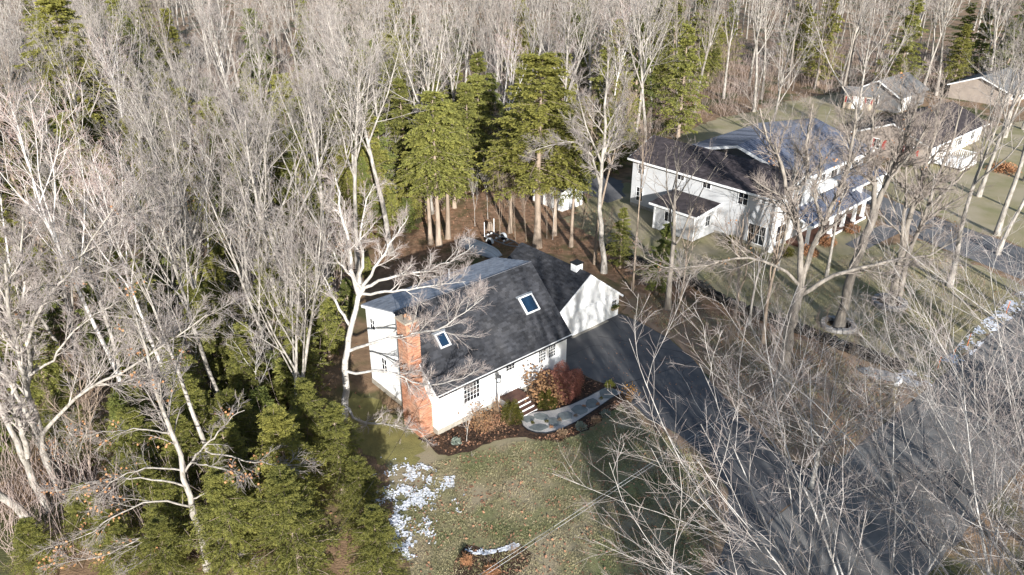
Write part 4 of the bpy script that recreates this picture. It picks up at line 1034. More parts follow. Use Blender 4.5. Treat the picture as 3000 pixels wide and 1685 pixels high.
# ------------------------------------------------------------------ the trees one can follow limb by limb
HERO = {
'beech_a': [[-23.6,28.29],[[0.24,0.16,[[-0.01,0.0,-0.0],[-0.78,0.24,1.26],[-1.33,0.13,2.48],[-1.6,-0.17,3.49]]]]],
'beech_b': [[-24.0,29.87],[[0.21,0.1,[[0.0,0.0,0.0],[-0.38,0.24,1.57],[-0.46,0.13,3.05],[-0.16,-0.17,4.3],[-0.32,-0.22,5.63],[-0.64,0.05,6.38],[-0.85,0.25,7.32]]],[0.14,0.08,[[-0.13,0.0,3.5],[0.3,-0.24,4.85],[0.37,-0.48,6.14],[0.67,-0.72,7.32],[1.31,-0.96,8.6]]]]],
'beech_c': [[-24.13,31.17],[[0.2,0.06,[[-0.01,0.0,-0.0],[-0.29,0.24,1.52],[-0.09,0.13,3.02],[0.23,-0.17,5.02],[0.2,-0.22,6.43],[0.15,0.05,7.03],[0.1,0.25,7.92],[0.29,0.08,9.53],[0.84,-0.21,11.63],[1.26,-0.19,13.67]]],[0.11,0.025,[[-0.05,0.0,3.64],[0.55,-0.16,4.27],[1.5,-0.32,5.22],[2.71,-0.48,6.46],[3.9,-0.64,7.27],[6.04,-0.8,8.44],[7.97,-0.96,9.79],[9.25,-1.12,10.67],[10.5,-1.28,11.53]]],[0.12,0.03,[[0.12,0.0,6.6],[0.71,0.26,8.45],[0.67,0.51,10.17],[1.01,0.77,11.83],[1.21,1.02,13.44],[1.84,1.28,15.46]]],[0.09,0.02,[[0.99,-0.0,9.36],[2.44,-0.38,11.73],[3.7,-0.77,12.68],[5.37,-1.15,14.43],[6.81,-1.54,16.02],[7.81,-1.92,16.89]]],[0.07,0.02,[[0.5,0.0,7.46],[1.33,0.6,7.85],[2.25,1.2,9.02],[3.38,1.8,9.97],[4.49,2.4,10.25]]]]],
'small_beech': [[-14.39,25.99],[[0.17,0.03,[[0.0,-0.0,-0.0],[-0.05,0.24,1.88],[-0.11,0.13,3.61],[0.1,-0.17,5.36],[0.13,-0.22,6.0],[-0.02,0.05,7.23],[-0.23,0.25,8.01],[-0.27,0.08,9.38],[-0.2,-0.21,10.71],[-0.2,-0.19,12.22],[-0.21,0.11,13.99],[-0.48,0.25,14.45]]],[0.06,0.015,[[0.05,0.0,5.88],[0.67,0.2,6.61],[1.43,0.4,7.39],[2.09,0.6,8.24],[2.84,0.8,8.65]]],[0.045,0.01,[[-0.02,0.0,5.96],[-0.72,-0.13,6.29],[-1.64,-0.26,6.32],[-2.58,-0.38,5.99],[-3.48,-0.51,5.36],[-4.08,-0.64,4.1]]],[0.05,0.01,[[-0.08,0.0,5.05],[-0.79,0.11,5.27],[-1.83,0.21,5.32],[-3.06,0.32,5.31],[-4.4,0.43,4.91],[-5.78,0.53,4.42],[-6.41,0.64,4.09]]],[0.05,0.01,[[-0.13,0.0,3.89],[-0.6,-0.18,4.45],[-1.26,-0.37,4.62],[-1.96,-0.55,4.56],[-2.82,-0.73,4.27],[-3.6,-0.91,3.59],[-4.68,-1.1,3.14],[-6.03,-1.28,2.6]]],[0.055,0.012,[[-0.23,0.0,1.45],[-0.92,-0.23,2.18],[-1.57,-0.46,2.7],[-2.13,-0.69,2.72],[-2.68,-0.91,2.47],[-3.73,-1.14,2.14],[-4.84,-1.37,1.97],[-6.05,-1.6,2.3]]],[0.045,0.012,[[-0.24,0.0,1.37],[-0.77,-0.56,2.27],[-1.66,-1.12,2.12],[-2.33,-1.68,1.98],[-2.65,-2.24,2.05]]],[0.04,0.01,[[-0.14,0.0,7.99],[-1.15,0.24,7.94],[-2.26,0.48,7.83],[-3.55,0.72,7.5],[-4.71,0.96,7.1]]],[0.04,0.01,[[0.41,0.0,6.4],[1.36,-0.43,6.62],[2.31,-0.85,6.69],[3.31,-1.28,6.84]]],[0.04,0.01,[[1.17,0.0,7.06],[1.93,0.2,6.53],[2.97,0.4,6.14],[4.33,0.6,5.68],[5.33,0.8,5.51]]],[0.04,0.01,[[0.14,0.0,4.36],[0.74,0.24,4.53],[1.98,0.48,4.51]]],[0.045,0.012,[[0.16,0.0,2.2],[1.03,-0.43,2.14],[1.73,-0.85,1.84],[2.37,-1.28,1.63]]]]],
'maple_house': [[-10.29,37.48],[[0.22,0.13,[[0.0,0.0,0.0],[0.32,0.24,1.88],[0.47,0.13,4.02],[1.13,-0.17,6.76],[1.82,-0.22,8.74],[2.05,0.05,9.15]]],[0.1,0.015,[[2.05,0.0,9.08],[3.35,-0.19,9.81],[4.59,-0.38,10.08],[5.82,-0.58,10.44],[6.96,-0.77,11.05],[8.24,-0.96,12.07]]],[0.11,0.02,[[1.87,0.0,8.9],[2.75,0.24,10.14],[3.35,0.48,11.09],[4.01,0.72,11.94],[4.69,0.96,13.04]]],[0.15,0.03,[[1.77,0.0,8.63],[1.45,0.1,9.76],[1.48,0.19,11.04],[1.42,0.29,12.29],[1.1,0.38,13.93],[1.09,0.48,15.51]]],[0.11,0.02,[[1.71,0.0,8.9],[2.15,0.4,10.95],[1.94,0.8,12.08],[2.32,1.2,13.62],[2.81,1.6,14.56]]],[0.09,0.012,[[1.94,0.0,8.72],[3.73,-0.4,9.11],[5.48,-0.8,9.58],[7.11,-1.2,9.96],[7.84,-1.6,10.24]]],[0.1,0.012,[[0.67,0.0,4.9],[2.23,-0.35,5.71],[4.0,-0.69,6.49],[5.36,-1.04,6.79],[6.71,-1.39,7.27],[7.41,-1.73,8.38],[8.85,-2.08,9.53]]],[0.09,0.012,[[0.54,0.0,3.6],[1.65,-0.48,3.61],[2.72,-0.96,4.42],[3.96,-1.44,4.44],[4.96,-1.92,3.78],[6.5,-2.4,4.2],[8.18,-2.88,5.39]]],[0.1,0.015,[[0.17,0.0,1.19],[1.17,-0.51,0.17],[2.26,-1.02,0.67],[3.14,-1.54,0.95],[4.24,-2.05,1.12],[5.21,-2.56,1.0]]],[0.055,0.01,[[0.95,0.0,-0.21],[0.59,-0.91,-0.61],[0.63,-1.81,-1.18],[0.56,-2.72,-1.32],[1.29,-3.63,-1.14],[2.14,-4.53,-1.8],[3.03,-5.44,-1.94]]],[0.05,0.008,[[2.09,0.0,-0.11],[3.23,-0.7,-0.27],[4.07,-1.41,-1.01],[5.34,-2.11,-1.03],[6.56,-2.82,-1.24],[8.37,-3.52,-1.33]]],[0.09,0.015,[[2.04,0.0,8.9],[1.18,-0.27,10.38],[0.58,-0.53,11.63],[0.2,-0.8,13.24]]],[0.1,0.015,[[1.09,0.0,6.66],[0.3,0.43,7.94],[-0.29,0.85,9.39],[-0.91,1.28,10.55]]]]],
'fork_maple': [[7.85,58.23],[[0.24,0.05,[[0.0,0.0,0.0],[-0.18,0.24,2.44],[-0.37,0.13,4.19],[-0.79,-0.17,5.73],[-0.8,-0.22,7.21],[-0.77,0.05,8.7],[-0.52,0.25,10.04],[-0.56,0.08,11.77],[-0.61,-0.21,13.33],[-0.84,-0.19,14.92],[-0.63,0.11,16.83],[-0.57,0.25,18.52]]],[0.12,0.015,[[-0.81,0.0,7.93],[-1.31,-0.21,9.96],[-1.82,-0.43,10.86],[-2.61,-0.64,11.6],[-3.65,-0.85,11.74],[-5.11,-1.07,11.28],[-6.56,-1.28,10.97]]],[0.11,0.03,[[-0.56,0.0,10.27],[-0.17,0.28,11.72],[0.37,0.56,13.14],[0.73,0.84,14.9],[0.94,1.12,16.63]]],[0.1,0.02,[[-0.67,0.0,9.5],[-1.65,0.24,11.73],[-2.29,0.48,13.16],[-2.78,0.72,14.93],[-2.96,0.96,16.31]]],[0.07,0.012,[[-0.63,0.0,10.12],[0.09,-0.43,11.01],[1.1,-0.85,11.59],[1.69,-1.28,12.52]]]]],
'big_maple': [[16.94,39.85],[[0.36,0.27,[[-0.0,0.0,-0.0],[0.04,0.24,2.5],[-0.06,0.13,5.11],[-0.14,-0.17,7.13],[-0.05,-0.22,8.1]]],[0.19,0.04,[[0.05,0.0,7.98],[-0.19,0.04,9.41],[-0.36,0.09,10.46],[-0.66,0.13,11.6],[-1.23,0.17,12.77],[-1.67,0.22,13.81],[-1.88,0.26,14.58],[-2.29,0.31,15.78],[-2.77,0.35,16.24],[-3.2,0.39,16.74],[-3.53,0.44,17.52],[-3.79,0.48,18.42]]],[0.18,0.04,[[0.05,0.0,7.98],[-0.01,-0.05,9.45],[0.29,-0.1,10.38],[0.53,-0.14,10.88],[0.57,-0.19,12.1],[0.78,-0.24,13.18],[1.06,-0.29,14.28],[1.31,-0.34,15.5],[1.16,-0.38,16.78],[1.04,-0.43,17.75],[0.96,-0.48,18.87]]],[0.11,0.015,[[0.06,0.0,7.91],[-0.56,-0.16,8.83],[-1.53,-0.32,9.44],[-3.17,-0.48,10.11],[-4.75,-0.64,10.04],[-6.41,-0.8,9.59],[-7.78,-0.96,9.52],[-8.63,-1.12,9.74],[-9.78,-1.28,10.55]]],[0.15,0.02,[[0.05,0.0,7.36],[0.48,-0.13,7.66],[0.9,-0.26,8.11],[1.59,-0.38,8.94],[2.63,-0.51,9.31],[4.02,-0.64,9.81],[5.11,-0.77,10.09],[6.47,-0.9,10.26],[6.97,-1.02,10.65],[7.66,-1.15,11.56],[8.13,-1.28,11.97]]],[0.13,0.03,[[-1.82,0.0,13.98],[-1.32,0.24,14.0],[-0.55,0.48,14.11],[-0.58,0.72,15.31],[-0.78,0.96,16.39],[-0.63,1.2,17.32],[-0.65,1.44,18.42]]],[0.1,0.02,[[0.66,0.0,12.02],[-0.03,-0.26,12.68],[-0.38,-0.51,14.07],[-0.48,-0.77,15.17],[-0.65,-1.02,16.32],[-1.1,-1.28,17.31]]]]],
'ring_oak': [[24.26,48.89],[[0.36,0.26,[[0.0,-0.0,-0.0],[0.15,0.24,1.84],[0.1,0.13,4.43],[0.25,-0.17,6.56],[0.44,-0.22,7.86],[0.57,0.05,9.63]]],[0.24,0.05,[[0.55,0.0,8.43],[0.77,0.11,9.76],[1.11,0.21,10.82],[1.21,0.32,12.11],[1.51,0.43,14.01],[2.01,0.53,15.4],[2.22,0.64,17.04]]],[0.2,0.04,[[0.58,0.0,8.55],[0.46,-0.11,9.72],[0.15,-0.21,11.21],[-0.8,-0.32,12.78],[-0.99,-0.43,14.53],[-1.12,-0.53,15.95],[-1.14,-0.64,17.32]]],[0.13,0.03,[[1.0,0.0,10.9],[1.2,-0.4,12.23],[1.84,-0.8,13.51],[2.03,-1.2,15.3],[1.97,-1.6,16.48]]],[0.12,0.025,[[0.26,0.0,11.14],[-0.76,0.4,11.84],[-1.35,0.8,12.73],[-1.64,1.2,14.08],[-2.09,1.6,15.7]]]]],
'ring_twin': [[29.52,52.09],[[0.3,0.05,[[-0.0,0.0,0.0],[-0.04,0.24,1.37],[-0.14,0.13,3.48],[-0.29,-0.17,6.28],[-0.33,-0.22,8.53],[-0.16,0.05,10.05],[0.02,0.25,12.6],[-0.04,0.08,14.86],[-0.41,-0.21,17.62]]],[0.22,0.04,[[0.49,0.0,1.0],[0.29,0.11,3.48],[0.42,0.23,4.96],[0.84,0.34,6.52],[1.15,0.46,8.05],[1.34,0.57,10.41],[1.74,0.69,12.99],[1.84,0.8,15.48]]],[0.17,0.03,[[-0.07,0.0,1.98],[-0.46,-0.16,4.79],[-0.77,-0.32,7.13],[-1.11,-0.48,9.17],[-2.02,-0.64,11.85],[-2.33,-0.8,14.5],[-3.14,-0.96,16.84]]],[0.12,0.03,[[-0.19,0.0,10.07],[-1.78,-0.48,12.82],[-2.89,-0.96,14.94],[-3.87,-1.44,17.41]]],[0.12,0.02,[[0.88,0.0,8.22],[2.65,0.48,9.9],[4.03,0.96,12.19],[5.33,1.44,13.91]]]]],
}

def spline(P, n):
    P = np.array(P, float); s = np.concatenate([[0], np.cumsum(np.linalg.norm(np.diff(P, axis=0), axis=1))]); t = np.linspace(0, s[-1], n)
    Q = np.stack([np.interp(t, s, P[:, i]) for i in range(3)], 1)
    for _ in range(2): Q[1:-1] = Q[1:-1] * .5 + (Q[:-2] + Q[2:]) * .25
    return Q
def hero(kind, keys, label, bark, seed, dens=1.0, rmin=.006, leaves=0, twig_from=1, plan=0.0, up=.05, cat="tree", trunk_n=1, first_len=.3):
    rg = np.random.default_rng(seed)
    (bx, by), _ = HERO[keys[0]]
    tr, cr = Acc(), Acc(); tips = []
    for key in keys:
        (ox, oy), limbs = HERO[key]
        off = np.array([ox - bx, oy - by, 0])
        for i, (r0, r1, P) in enumerate(limbs):
            Q = spline(P, 14)[None] + off
            Q[:, 1:] += rg.normal(0, .045, Q[:, 1:].shape)
            if i == 0: Q[0, 0, 2] = -.2
            Rr = np.linspace(r0, r1, 14)[None]
            if i == 0: Q, Rr = flare(Q, Rr)
            if i < trunk_n or r0 > .14: tr.add(Q, Rr, 9, 0.0)
            else: cr.add(Q, Rr, 6, 0.0)
            if i >= twig_from or r1 < .07:
                st = 4 if i == 0 else 1
                seg = Q[:, st:]; rs = Rr[:, st:]
                Ls = np.linalg.norm(np.diff(seg[0], axis=0), axis=1).sum()
                P3, _ = twig_levels(rg, cr, seg, rs, dens * min(1.7, .5 + Ls / 7), rmin, up, plan, lf=first_len)
                tips.append(P3)
    ms = [tr.mesh("trunk", M[bark]), cr.mesh("crown", M[bark]), None]
    if leaves:
        T = np.concatenate([p.reshape(-1, 3) for p in tips])
        c = T[rg.integers(0, len(T), leaves // 6)]
        ms[2] = leaf_mesh(rg, np.repeat(c, 6, 0), .13, .16)
    return plant_tree(kind, ms, bx, by, 1, 0, label, cat, None)
hero('beech_tree', ['beech_a', 'beech_b', 'beech_c'], "clump of thick pale beech trunks leaning apart, with one long low limb", 'bark', 11, 1.1, leaves=60)
hero('beech_tree', ['small_beech'], "slender young beech with level arching branches and a few orange leaves, among the evergreens", 'bark', 12, .8, leaves=600, plan=.5, up=.0)
hero('maple_tree', ['maple_house'], "pale maple beside the brick chimney, spreading bare limbs over the cottage roof", 'twig', 13, 1.0, up=.05)
hero('maple_tree', ['fork_maple'], "tall lichen-pale maple behind the garage, its left limb reaching over the shed", 'bark', 14, 1.0)
hero('maple_tree', ['big_maple'], "large grey maple forking low by the driveway strip, with two long level limbs", 'barkdark', 15, .95, twig_from=1, leaves=50, first_len=.32)
hero('oak_tree', ['ring_oak'], "thick single trunk rising from the stone ring nearer the stone wall", 'barkdark', 16, .95, leaves=40, first_len=.34)
hero('oak_tree', ['ring_twin'], "trunk splitting into three stems above the stone ring nearer the driveway", 'barkdark', 17, .9, leaves=30, first_len=.34)

# shapes of each kind, shared between copies
big = [bare_tree("maple", 100 + i, H=18, r=.215, fork=.36 + .05 * (i % 3), limbs=8, spread=.42 + .06 * (i % 4), dens=.85, bark='bark') for i in range(10)]
tall = [bare_tree("tall", 120 + i, H=18, r=.165, fork=.5 + .06 * (i % 2), limbs=7, spread=.38, dens=.75, bark=('bark', 'barkwarm')[i % 2], rmin=.006) for i in range(6)]
multi = [bare_tree("multi", 140 + i, H=16, r=.15, fork=.32, limbs=7, spread=.42, dens=.72, stems=3 + i % 2, bark='bark') for i in range(5)]
vase = [bare_tree("vase", 160 + i, H=14, r=.22, fork=.2, limbs=14, spread=.9, dens=1.1, leader=False, bark='twig', up=.12, wob=.07, limb_r=.38, lf=.5, rmin=.0042) for i in range(4)]
shade = [bare_tree('shade', 440 + i, H=21, r=.36, fork=.38, limbs=7, spread=.42, dens=.5, limb_r=.8, rmin=.006, lv=2) for i in range(3)]
stub = [bare_tree('stub', 260 + i, H=11, r=.17, fork=.34, limbs=5, spread=.45, dens=.55, bark=('barkwarm', 'bark', 'barkdark')[i], lean=.08, wob=.09) for i in range(3)]
birch = [bare_tree("birch", 180 + i, H=17, r=.13, fork=.5, limbs=8, spread=.4, dens=.75, bark='birch', lean=.08) for i in range(3)]
far_m = [bare_tree("far", 200 + i, H=18, r=.22, fork=.42, limbs=8, spread=.44, dens=.62, rmin=.0095, bark=('bark', 'barkdark', 'bark')[i % 3]) for i in range(6)]
sap = [bare_tree("sapling", 220 + i, H=7, r=.05, fork=.25, limbs=6, spread=.5, dens=.6, rmin=.005, stems=1 + i % 3, bark=('twig', 'barkwarm', 'bark')[i % 3], leaves=(0, 0, 60, 0, 0, 160)[i]) for i in range(6)]
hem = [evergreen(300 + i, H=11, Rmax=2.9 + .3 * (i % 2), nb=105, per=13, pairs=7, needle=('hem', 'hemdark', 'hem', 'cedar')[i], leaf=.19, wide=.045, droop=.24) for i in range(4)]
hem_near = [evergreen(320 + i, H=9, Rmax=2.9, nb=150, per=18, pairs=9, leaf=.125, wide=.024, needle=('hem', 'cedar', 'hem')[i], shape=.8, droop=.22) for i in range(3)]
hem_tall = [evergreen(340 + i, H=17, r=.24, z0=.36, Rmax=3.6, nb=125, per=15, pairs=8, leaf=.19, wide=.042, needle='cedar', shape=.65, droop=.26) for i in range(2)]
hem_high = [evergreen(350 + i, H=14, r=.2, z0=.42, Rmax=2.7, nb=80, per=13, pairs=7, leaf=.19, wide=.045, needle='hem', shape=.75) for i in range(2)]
young = [evergreen(360 + i, H=4, r=.06, z0=.03, Rmax=1.3, nb=55, per=8, pairs=5, leaf=.15, wide=.05, needle=('hem', 'hemdark')[i]) for i in range(2)]

def where(x, y):
    """which stretch of woods a tree stands in, told by what it stands beside"""
    if y < 82: return "beside the beech clump at the left" if x < -27 else "around the white birches left of the cottage" if y < 46 else "behind the fan-shaped maples left of the cottage" if y < 62 else "behind the band of trees at the cottage's back left"
    if x < -45: return "in the far left of the deep woods" if y < 115 else "in the furthest left woods"
    if x < -8: return "in the deep woods behind the cottage" if y < 112 else "in the furthest woods beyond the cottage"
    if x < 18: return "in the woods behind the tall broad evergreen" if y < 112 else "in the furthest woods beyond the broad evergreen"
    if x < 52: return "in the woods behind the neighbour's house"
    return "in the woods beyond the garden shed"
def put(kind, pool, x, y, H, baseH, label, group=None, i=None, rz=None, tilt=0.0, cat="tree", names=("trunk", "crown", "leaves"), wide=1.0):
    s = H / baseH
    return plant_tree(kind, pool[random.randrange(len(pool)) if i is None else i], x, y, s * wide, random.uniform(0, 6.28) if rz is None else rz, label, cat, group, names, tilt, s)
EV = ("trunk", "foliage", "none")
# named single trees, from the left of the photograph to the right
put('birch_tree', birch, -22.7, 37.0, 20, 17, "white birch leaning left, tallest of the birches in the left woods", i=0, tilt=.05)
put('birch_tree', birch, -20.5, 38.2, 17, 17, "thin straight white birch just right of the tallest birch", i=1)
put('maple_tree', tall, -17.0, 36.8, 18, 18, "straight grey trunk between the thin birch and the fan-shaped maple", i=0)
put('maple_tree', multi, -12.6, 35.5, 15.5, 16, "fan-shaped multi-stemmed pale maple left of the chimney maple", i=0, wide=1.05)
put('maple_tree', multi, -14.6, 41.5, 15.5, 16, "dense many-stemmed maple behind the fan-shaped one", i=1)
put('maple_tree', big, -12.6, 56.0, 20, 18, "tall forked maple behind the cottage's left corner", i=1)
put('maple_tree', big, -10.8, 61.9, 21.5, 18, "thick straight-trunked tall maple standing just behind the cottage", i=2)
put('maple_tree', big, -17.5, 52, 18.5, 18, "broad pale maple in the woods left of the tall forked one", i=3)
put('maple_tree', big, -8.2, 72, 20.5, 18, "three-forked pale maple rising above the trio of evergreen trunks", i=4)
put('maple_tree', tall, 7.2, 59.9, 16, 18, "slim brown trunk close beside the lichen-pale maple", i=1)
put('maple_tree', tall, 9.8, 54.9, 15, 18, "thin reddish trunk in front of the neighbour's bump-out", i=3, wide=.6)
put('maple_tree', stub, 12.1, 51.8, 14, 11, "thick dark trunk at the far end of the side strip", i=2, wide=1.15)
put('maple_tree', stub, 12.85, 51.6, 9, 11, "slim leaning trunk close beside the thick dark one on the side strip", i=0, wide=.6, tilt=.08)
put('maple_tree', stub, 15.5, 46.6, 10.5, 11, "small maple with a bent trunk on the leafy strip, left one of three", i=0)
put('maple_tree', stub, 17.7, 49.2, 9.5, 11, "small thin tree close to the stone wall, middle one of three", i=1, wide=.75)
put('maple_tree', stub, 17.9, 46.5, 11, 11, "small reddish-brown tree on the leafy strip, right one of three", i=0, rz=2.1)
put('oak_tree', big, 35.9, 55.6, 19, 18, "dark leaning trunk on the neighbour's lawn beside the driveway", i=5, tilt=.05)
put('maple_tree', vase, 16.1, 31.6, 10.5, 14, "pale low-forked maple between the driveway and the mailbox", i=0, wide=.8)
put('maple_tree', vase, 19.5, 19.0, 15.0, 14, "pale maple with long sweeping limbs over the road at the bottom of the view", i=1, wide=1.1)
put('maple_tree', vase, 12.6, 17.6, 13.5, 14, "pale maple reaching up across the bottom of the front lawn", i=2, wide=1.1)
put('maple_tree', vase, 16.5, 14.5, 14.5, 14, "pale maple with fine drooping limb ends at the very bottom of the view", i=3, wide=1.1)
put('maple_tree', vase, 22.8, 15.8, 16, 14, "pale maple whose limb ends fill the bottom right", i=2, rz=3.3)
put('maple_tree', vase, 26.3, 23.2, 16, 14, "pale maple across the road in the lower right corner", i=3, wide=1.05)
put('maple_tree', vase, 33.0, 30.0, 16, 14, "pale maple across the road, right of the orange stakes", i=0, rz=2.0)
put('maple_tree', big, 37.6, 43.5, 16, 18, "tall bare maple across the road opposite the orange stakes", i=6)
put('maple_tree', big, 46.0, 66.5, 21, 18, "tall maple on the lawn beyond the neighbour's driveway", i=0)
put('maple_tree', tall, 52.0, 71.0, 21, 18, "tall dark-stemmed maple near the far driveway corner", i=1)
put('maple_tree', tall, 43.5, 62.0, 19, 18, "slim tall maple on the near edge of the neighbour's driveway", i=0)
put('maple_tree', big, 50.0, 77.0, 20, 18, "tall maple on the lawn in front of the taupe house", i=4)
put('maple_tree', big, 58.0, 82.0, 20, 18, "tall maple near the white deck of the taupe house", i=5)
put('maple_tree', big, 71.0, 104.0, 20, 18, "tall maple in front of the long house at the far end", i=7)
put('maple_tree', multi, 66.0, 100.0, 17, 16, "many-stemmed maple beside the long house at the far end", i=4)
put('maple_tree', big, 65.0, 92.0, 21, 18, "tall maple at the far corner of the taupe house", i=1)
put('maple_tree', multi, 41.5, 49.5, 15, 16, "many-stemmed maple over the roadside snow", i=2)
put('maple_tree', big, 38.0, 82.0, 20, 18, "wide tall maple between the neighbour's house and the taupe house", i=3)
put('maple_tree', big, 30.0, 88.0, 17, 18, "bare maple rising behind the blue metal roof", i=2)
put('maple_tree', multi, 22.5, 58.6, 14.5, 16, "many-limbed maple in front of the neighbour's side wall", i=0)
put('maple_tree', tall, 26.5, 57.5, 15, 18, "pale maple standing in front of the white porch", i=2)
# evergreens
put('hemlock_tree', hem_tall, 2.3, 63.6, 17.3, 17, "tall broad yellow-green evergreen behind the garage, the brightest of all", i=0, names=EV, wide=1.5)
put('hemlock_tree', hem_tall, 4.0, 66.4, 12.5, 17, "yellow-green evergreen right behind the tallest bright one", i=1, names=EV, wide=1.2)
put('hemlock_tree', hem_tall, -.2, 67.0, 11.5, 17, "bright evergreen with open lower boughs left of the tallest one", i=1, names=EV, rz=1.2, wide=1.2)
put('hemlock_tree', hem_high, 5.4, 63.7, 12.2, 14, "evergreen with a bare brown lower trunk beside the white shed", i=0, names=EV)
for k, (x, y, h) in enumerate([(-7.5, 64.2, 12.2), (-6.7, 63.9, 14.2), (-6.0, 65.6, 13)]):
    put('hemlock_tree', hem_high, x, y, h, 14, ["left of the trio of bare-trunked evergreens behind the cottage", "middle and tallest of the trio of bare-trunked evergreens behind the cottage", "right of the trio of bare-trunked evergreens behind the cottage"][k], "trio of evergreens behind the cottage", i=k % 2, names=EV, wide=1.25)
put('hemlock_tree', hem_tall, -46, 80, 20, 17, "big golden-green evergreen towering over the far left woods", i=0, names=EV, wide=1.3)
near_h = [(-10.8, 28.6, 7.2, "large yellow-green evergreen in the near corner, left of the snow"), (-7.2, 28.0, 5.0, "bushy bright evergreen beside the snow crust, nearest the lawn"), (-9.0, 31.2, 5.6, "evergreen above the snow, nearest the cottage's left corner"),
          (-12.8, 25.4, 6.4, "evergreen at the bottom of the view left of the big yellow-green one"), (-9.4, 24.6, 7.0, "evergreen at the bottom of the view below the snow"), (-5.9, 24.6, 5.0, "low evergreen at the lawn's lower corner"),
          (-11.2, 33.4, 5.6, "evergreen under the drooping limbs of the chimney maple"), (-14.4, 30.2, 5.6, "dark evergreen between the young beech and the fan-shaped maple")]
low_h = [(-16.2, 27.4, 4.2), (-18.4, 29.0, 4.0), (-17.0, 31.4, 4.6), (-19.8, 31.5, 5.0), (-20.6, 27.6, 3.6), (-18.0, 25.6, 3.8), (-21.0, 34.0, 5.0), (-17.8, 34.2, 5.2), (-15.2, 33.4, 5.0), (-13.2, 27.8, 4.6), (-22.0, 25.6, 3.4), (-15.4, 24.6, 4.2), (-19.4, 37.0, 6.0), (-15.6, 37.2, 6.0), (-13.4, 40.2, 6.4), (-22.8, 40.2, 6.6), (-18.8, 41.4, 7.0), (-24.0, 33.8, 4.6), (-16.2, 44.8, 7.5), (-21.0, 45.5, 8.0), (-13.6, 46.4, 7.0), (-25.5, 45, 8), (-28, 38, 7)]
for k, (x, y, h) in enumerate(low_h): put('hemlock_tree', (hem_near if y < 36 else hem), x, y, h, 9 if y < 36 else 11, "low feathery evergreen under the bare trees in the near left corner" if y < 36 else "feathery evergreen between the pale trunks left of the cottage", "low evergreens left of the cottage", i=(0, 2, 0)[k % 3], names=EV, wide=1.25)
for k, (x, y, h, lb) in enumerate(near_h): put('hemlock_tree', hem_near, x, y, h, 9, lb, i=(1, 0, 2, 0, 0, 2, 0, 2)[k], names=EV)
put('hemlock_tree', hem, 11.6, 54.2, 6.2, 11, "dark evergreen at the neighbour's lawn corner behind the close pair of trunks", i=1, names=EV)
put('hemlock_tree', hem, 9.3, 59.2, 5.4, 11, "low evergreen between the garage woods and the neighbour's lawn", i=0, names=EV)

# ------------------------------------------------------------------ the woods: copies filling the ground between
CLEAR = [(-12.2, 44), (-11.8, 30), (-9, 22), (-4, 18), (-3, 0), (80, -40), (140, 110), (112, 118), (80, 122), (66, 124), (52, 122), (42, 116), (32, 108), (22, 98), (15, 88), (9, 79), (1, 79), (-5, 73), (-11, 66), (-12, 58), (-12, 48)]
ROADW = 3.4
taken = [(e.location.x, e.location.y) for e in COL.objects if e.type == 'EMPTY' and e.get("category") == "tree" and not e.name.startswith('hemlock') or e.type == 'EMPTY' and e.name.startswith('hemlock') and e.location.y > 48]
def free(x, y, d): return all((x - a) ** 2 + (y - b) ** 2 > d * d for a, b in taken)
def in_view(x, y, m): return abs(x) < .69 * (.892 * y + 12.5) + m
def scatter(n, ymin, ymax, dmin, edge=4, tries=60):
    pts = []
    for _ in range(n * tries):
        if len(pts) >= n: break
        y = ymin + (ymax - ymin) * random.random() ** .85
        x = random.uniform(-1, 1) * (.69 * (.892 * y + 12.5) + edge)
        if inside(x, y, CLEAR) or not free(x, y, dmin): continue
        # keep the road corridor open
        if abs((x - 21.5) * B2[0] + (y - 36.3) * B2[1] + 3.4) < 6: continue
        taken.append((x, y)); pts.append((x, y))
    return pts
G1, G2, G3 = "bare maples filling the woods", "evergreens scattered through the woods", "bare saplings in the undergrowth"
for x, y in scatter(52, 30, 82, 3.4):
    q = random.random()
    if q < .13: put('birch_tree', birch, x, y, random.uniform(13, 18), 17, "white-barked birch among the grey maples of the woods", "birches scattered through the woods", tilt=random.uniform(-.06, .06))
    else:
        pool, bh = ((big, 18), (tall, 18), (multi, 16))[0 if q < .5 else 1 if q < .8 else 2]
        put('maple_tree', pool, x, y, random.uniform(13.5, 19), bh, "bare grey maple " + where(x, y), G1, tilt=random.uniform(-.05, .05))
for x, y in scatter(150, 82, 150, 4.2):
    if random.random() < .08: put('birch_tree', birch, x, y, random.uniform(14, 18), 17, "white-barked birch among the grey maples of the woods", "birches scattered through the woods")
    else: put('maple_tree', far_m if y > 100 else (big + tall)[:9], x, y, random.uniform(15, 20.5), 18, "bare pale maple " + where(x, y), G1, tilt=random.uniform(-.05, .05))
for k, (x, y, h) in enumerate([(-20, 70, 12), (-16.5, 74, 13), (-13.5, 70.5, 10.5), (-11, 76, 12.5), (-9, 82, 14), (-3.5, 81, 12), (-14.5, 64, 9.5), (-18, 62, 11), (-21.5, 65, 12), (-13, 83, 13), (-23, 76, 13), (-4, 88, 13), (1, 86, 12), (-17, 85, 14), (6, 88, 13), (12, 95, 13), (-28, 70, 12)]):
    put('hemlock_tree', hem, x, y, h, 11, "yellow-green evergreen in the band of evergreens behind the cottage", "band of evergreens behind the cottage", names=EV, i=(0, 2, 3, 0)[k % 4]); taken.append((x, y))
for x, y in scatter(95, 32, 90, 2.0): put('hemlock_tree', hem, x, y, (random.uniform(4, 8) if y < 62 else random.uniform(6, 12)), 11, "green evergreen " + where(x, y), G2, names=EV)
for x, y in scatter(80, 84, 155, 3.0): put('hemlock_tree', hem, x, y, random.uniform(8, 16), 11, "tall green evergreen " + where(x, y), G2, names=EV)
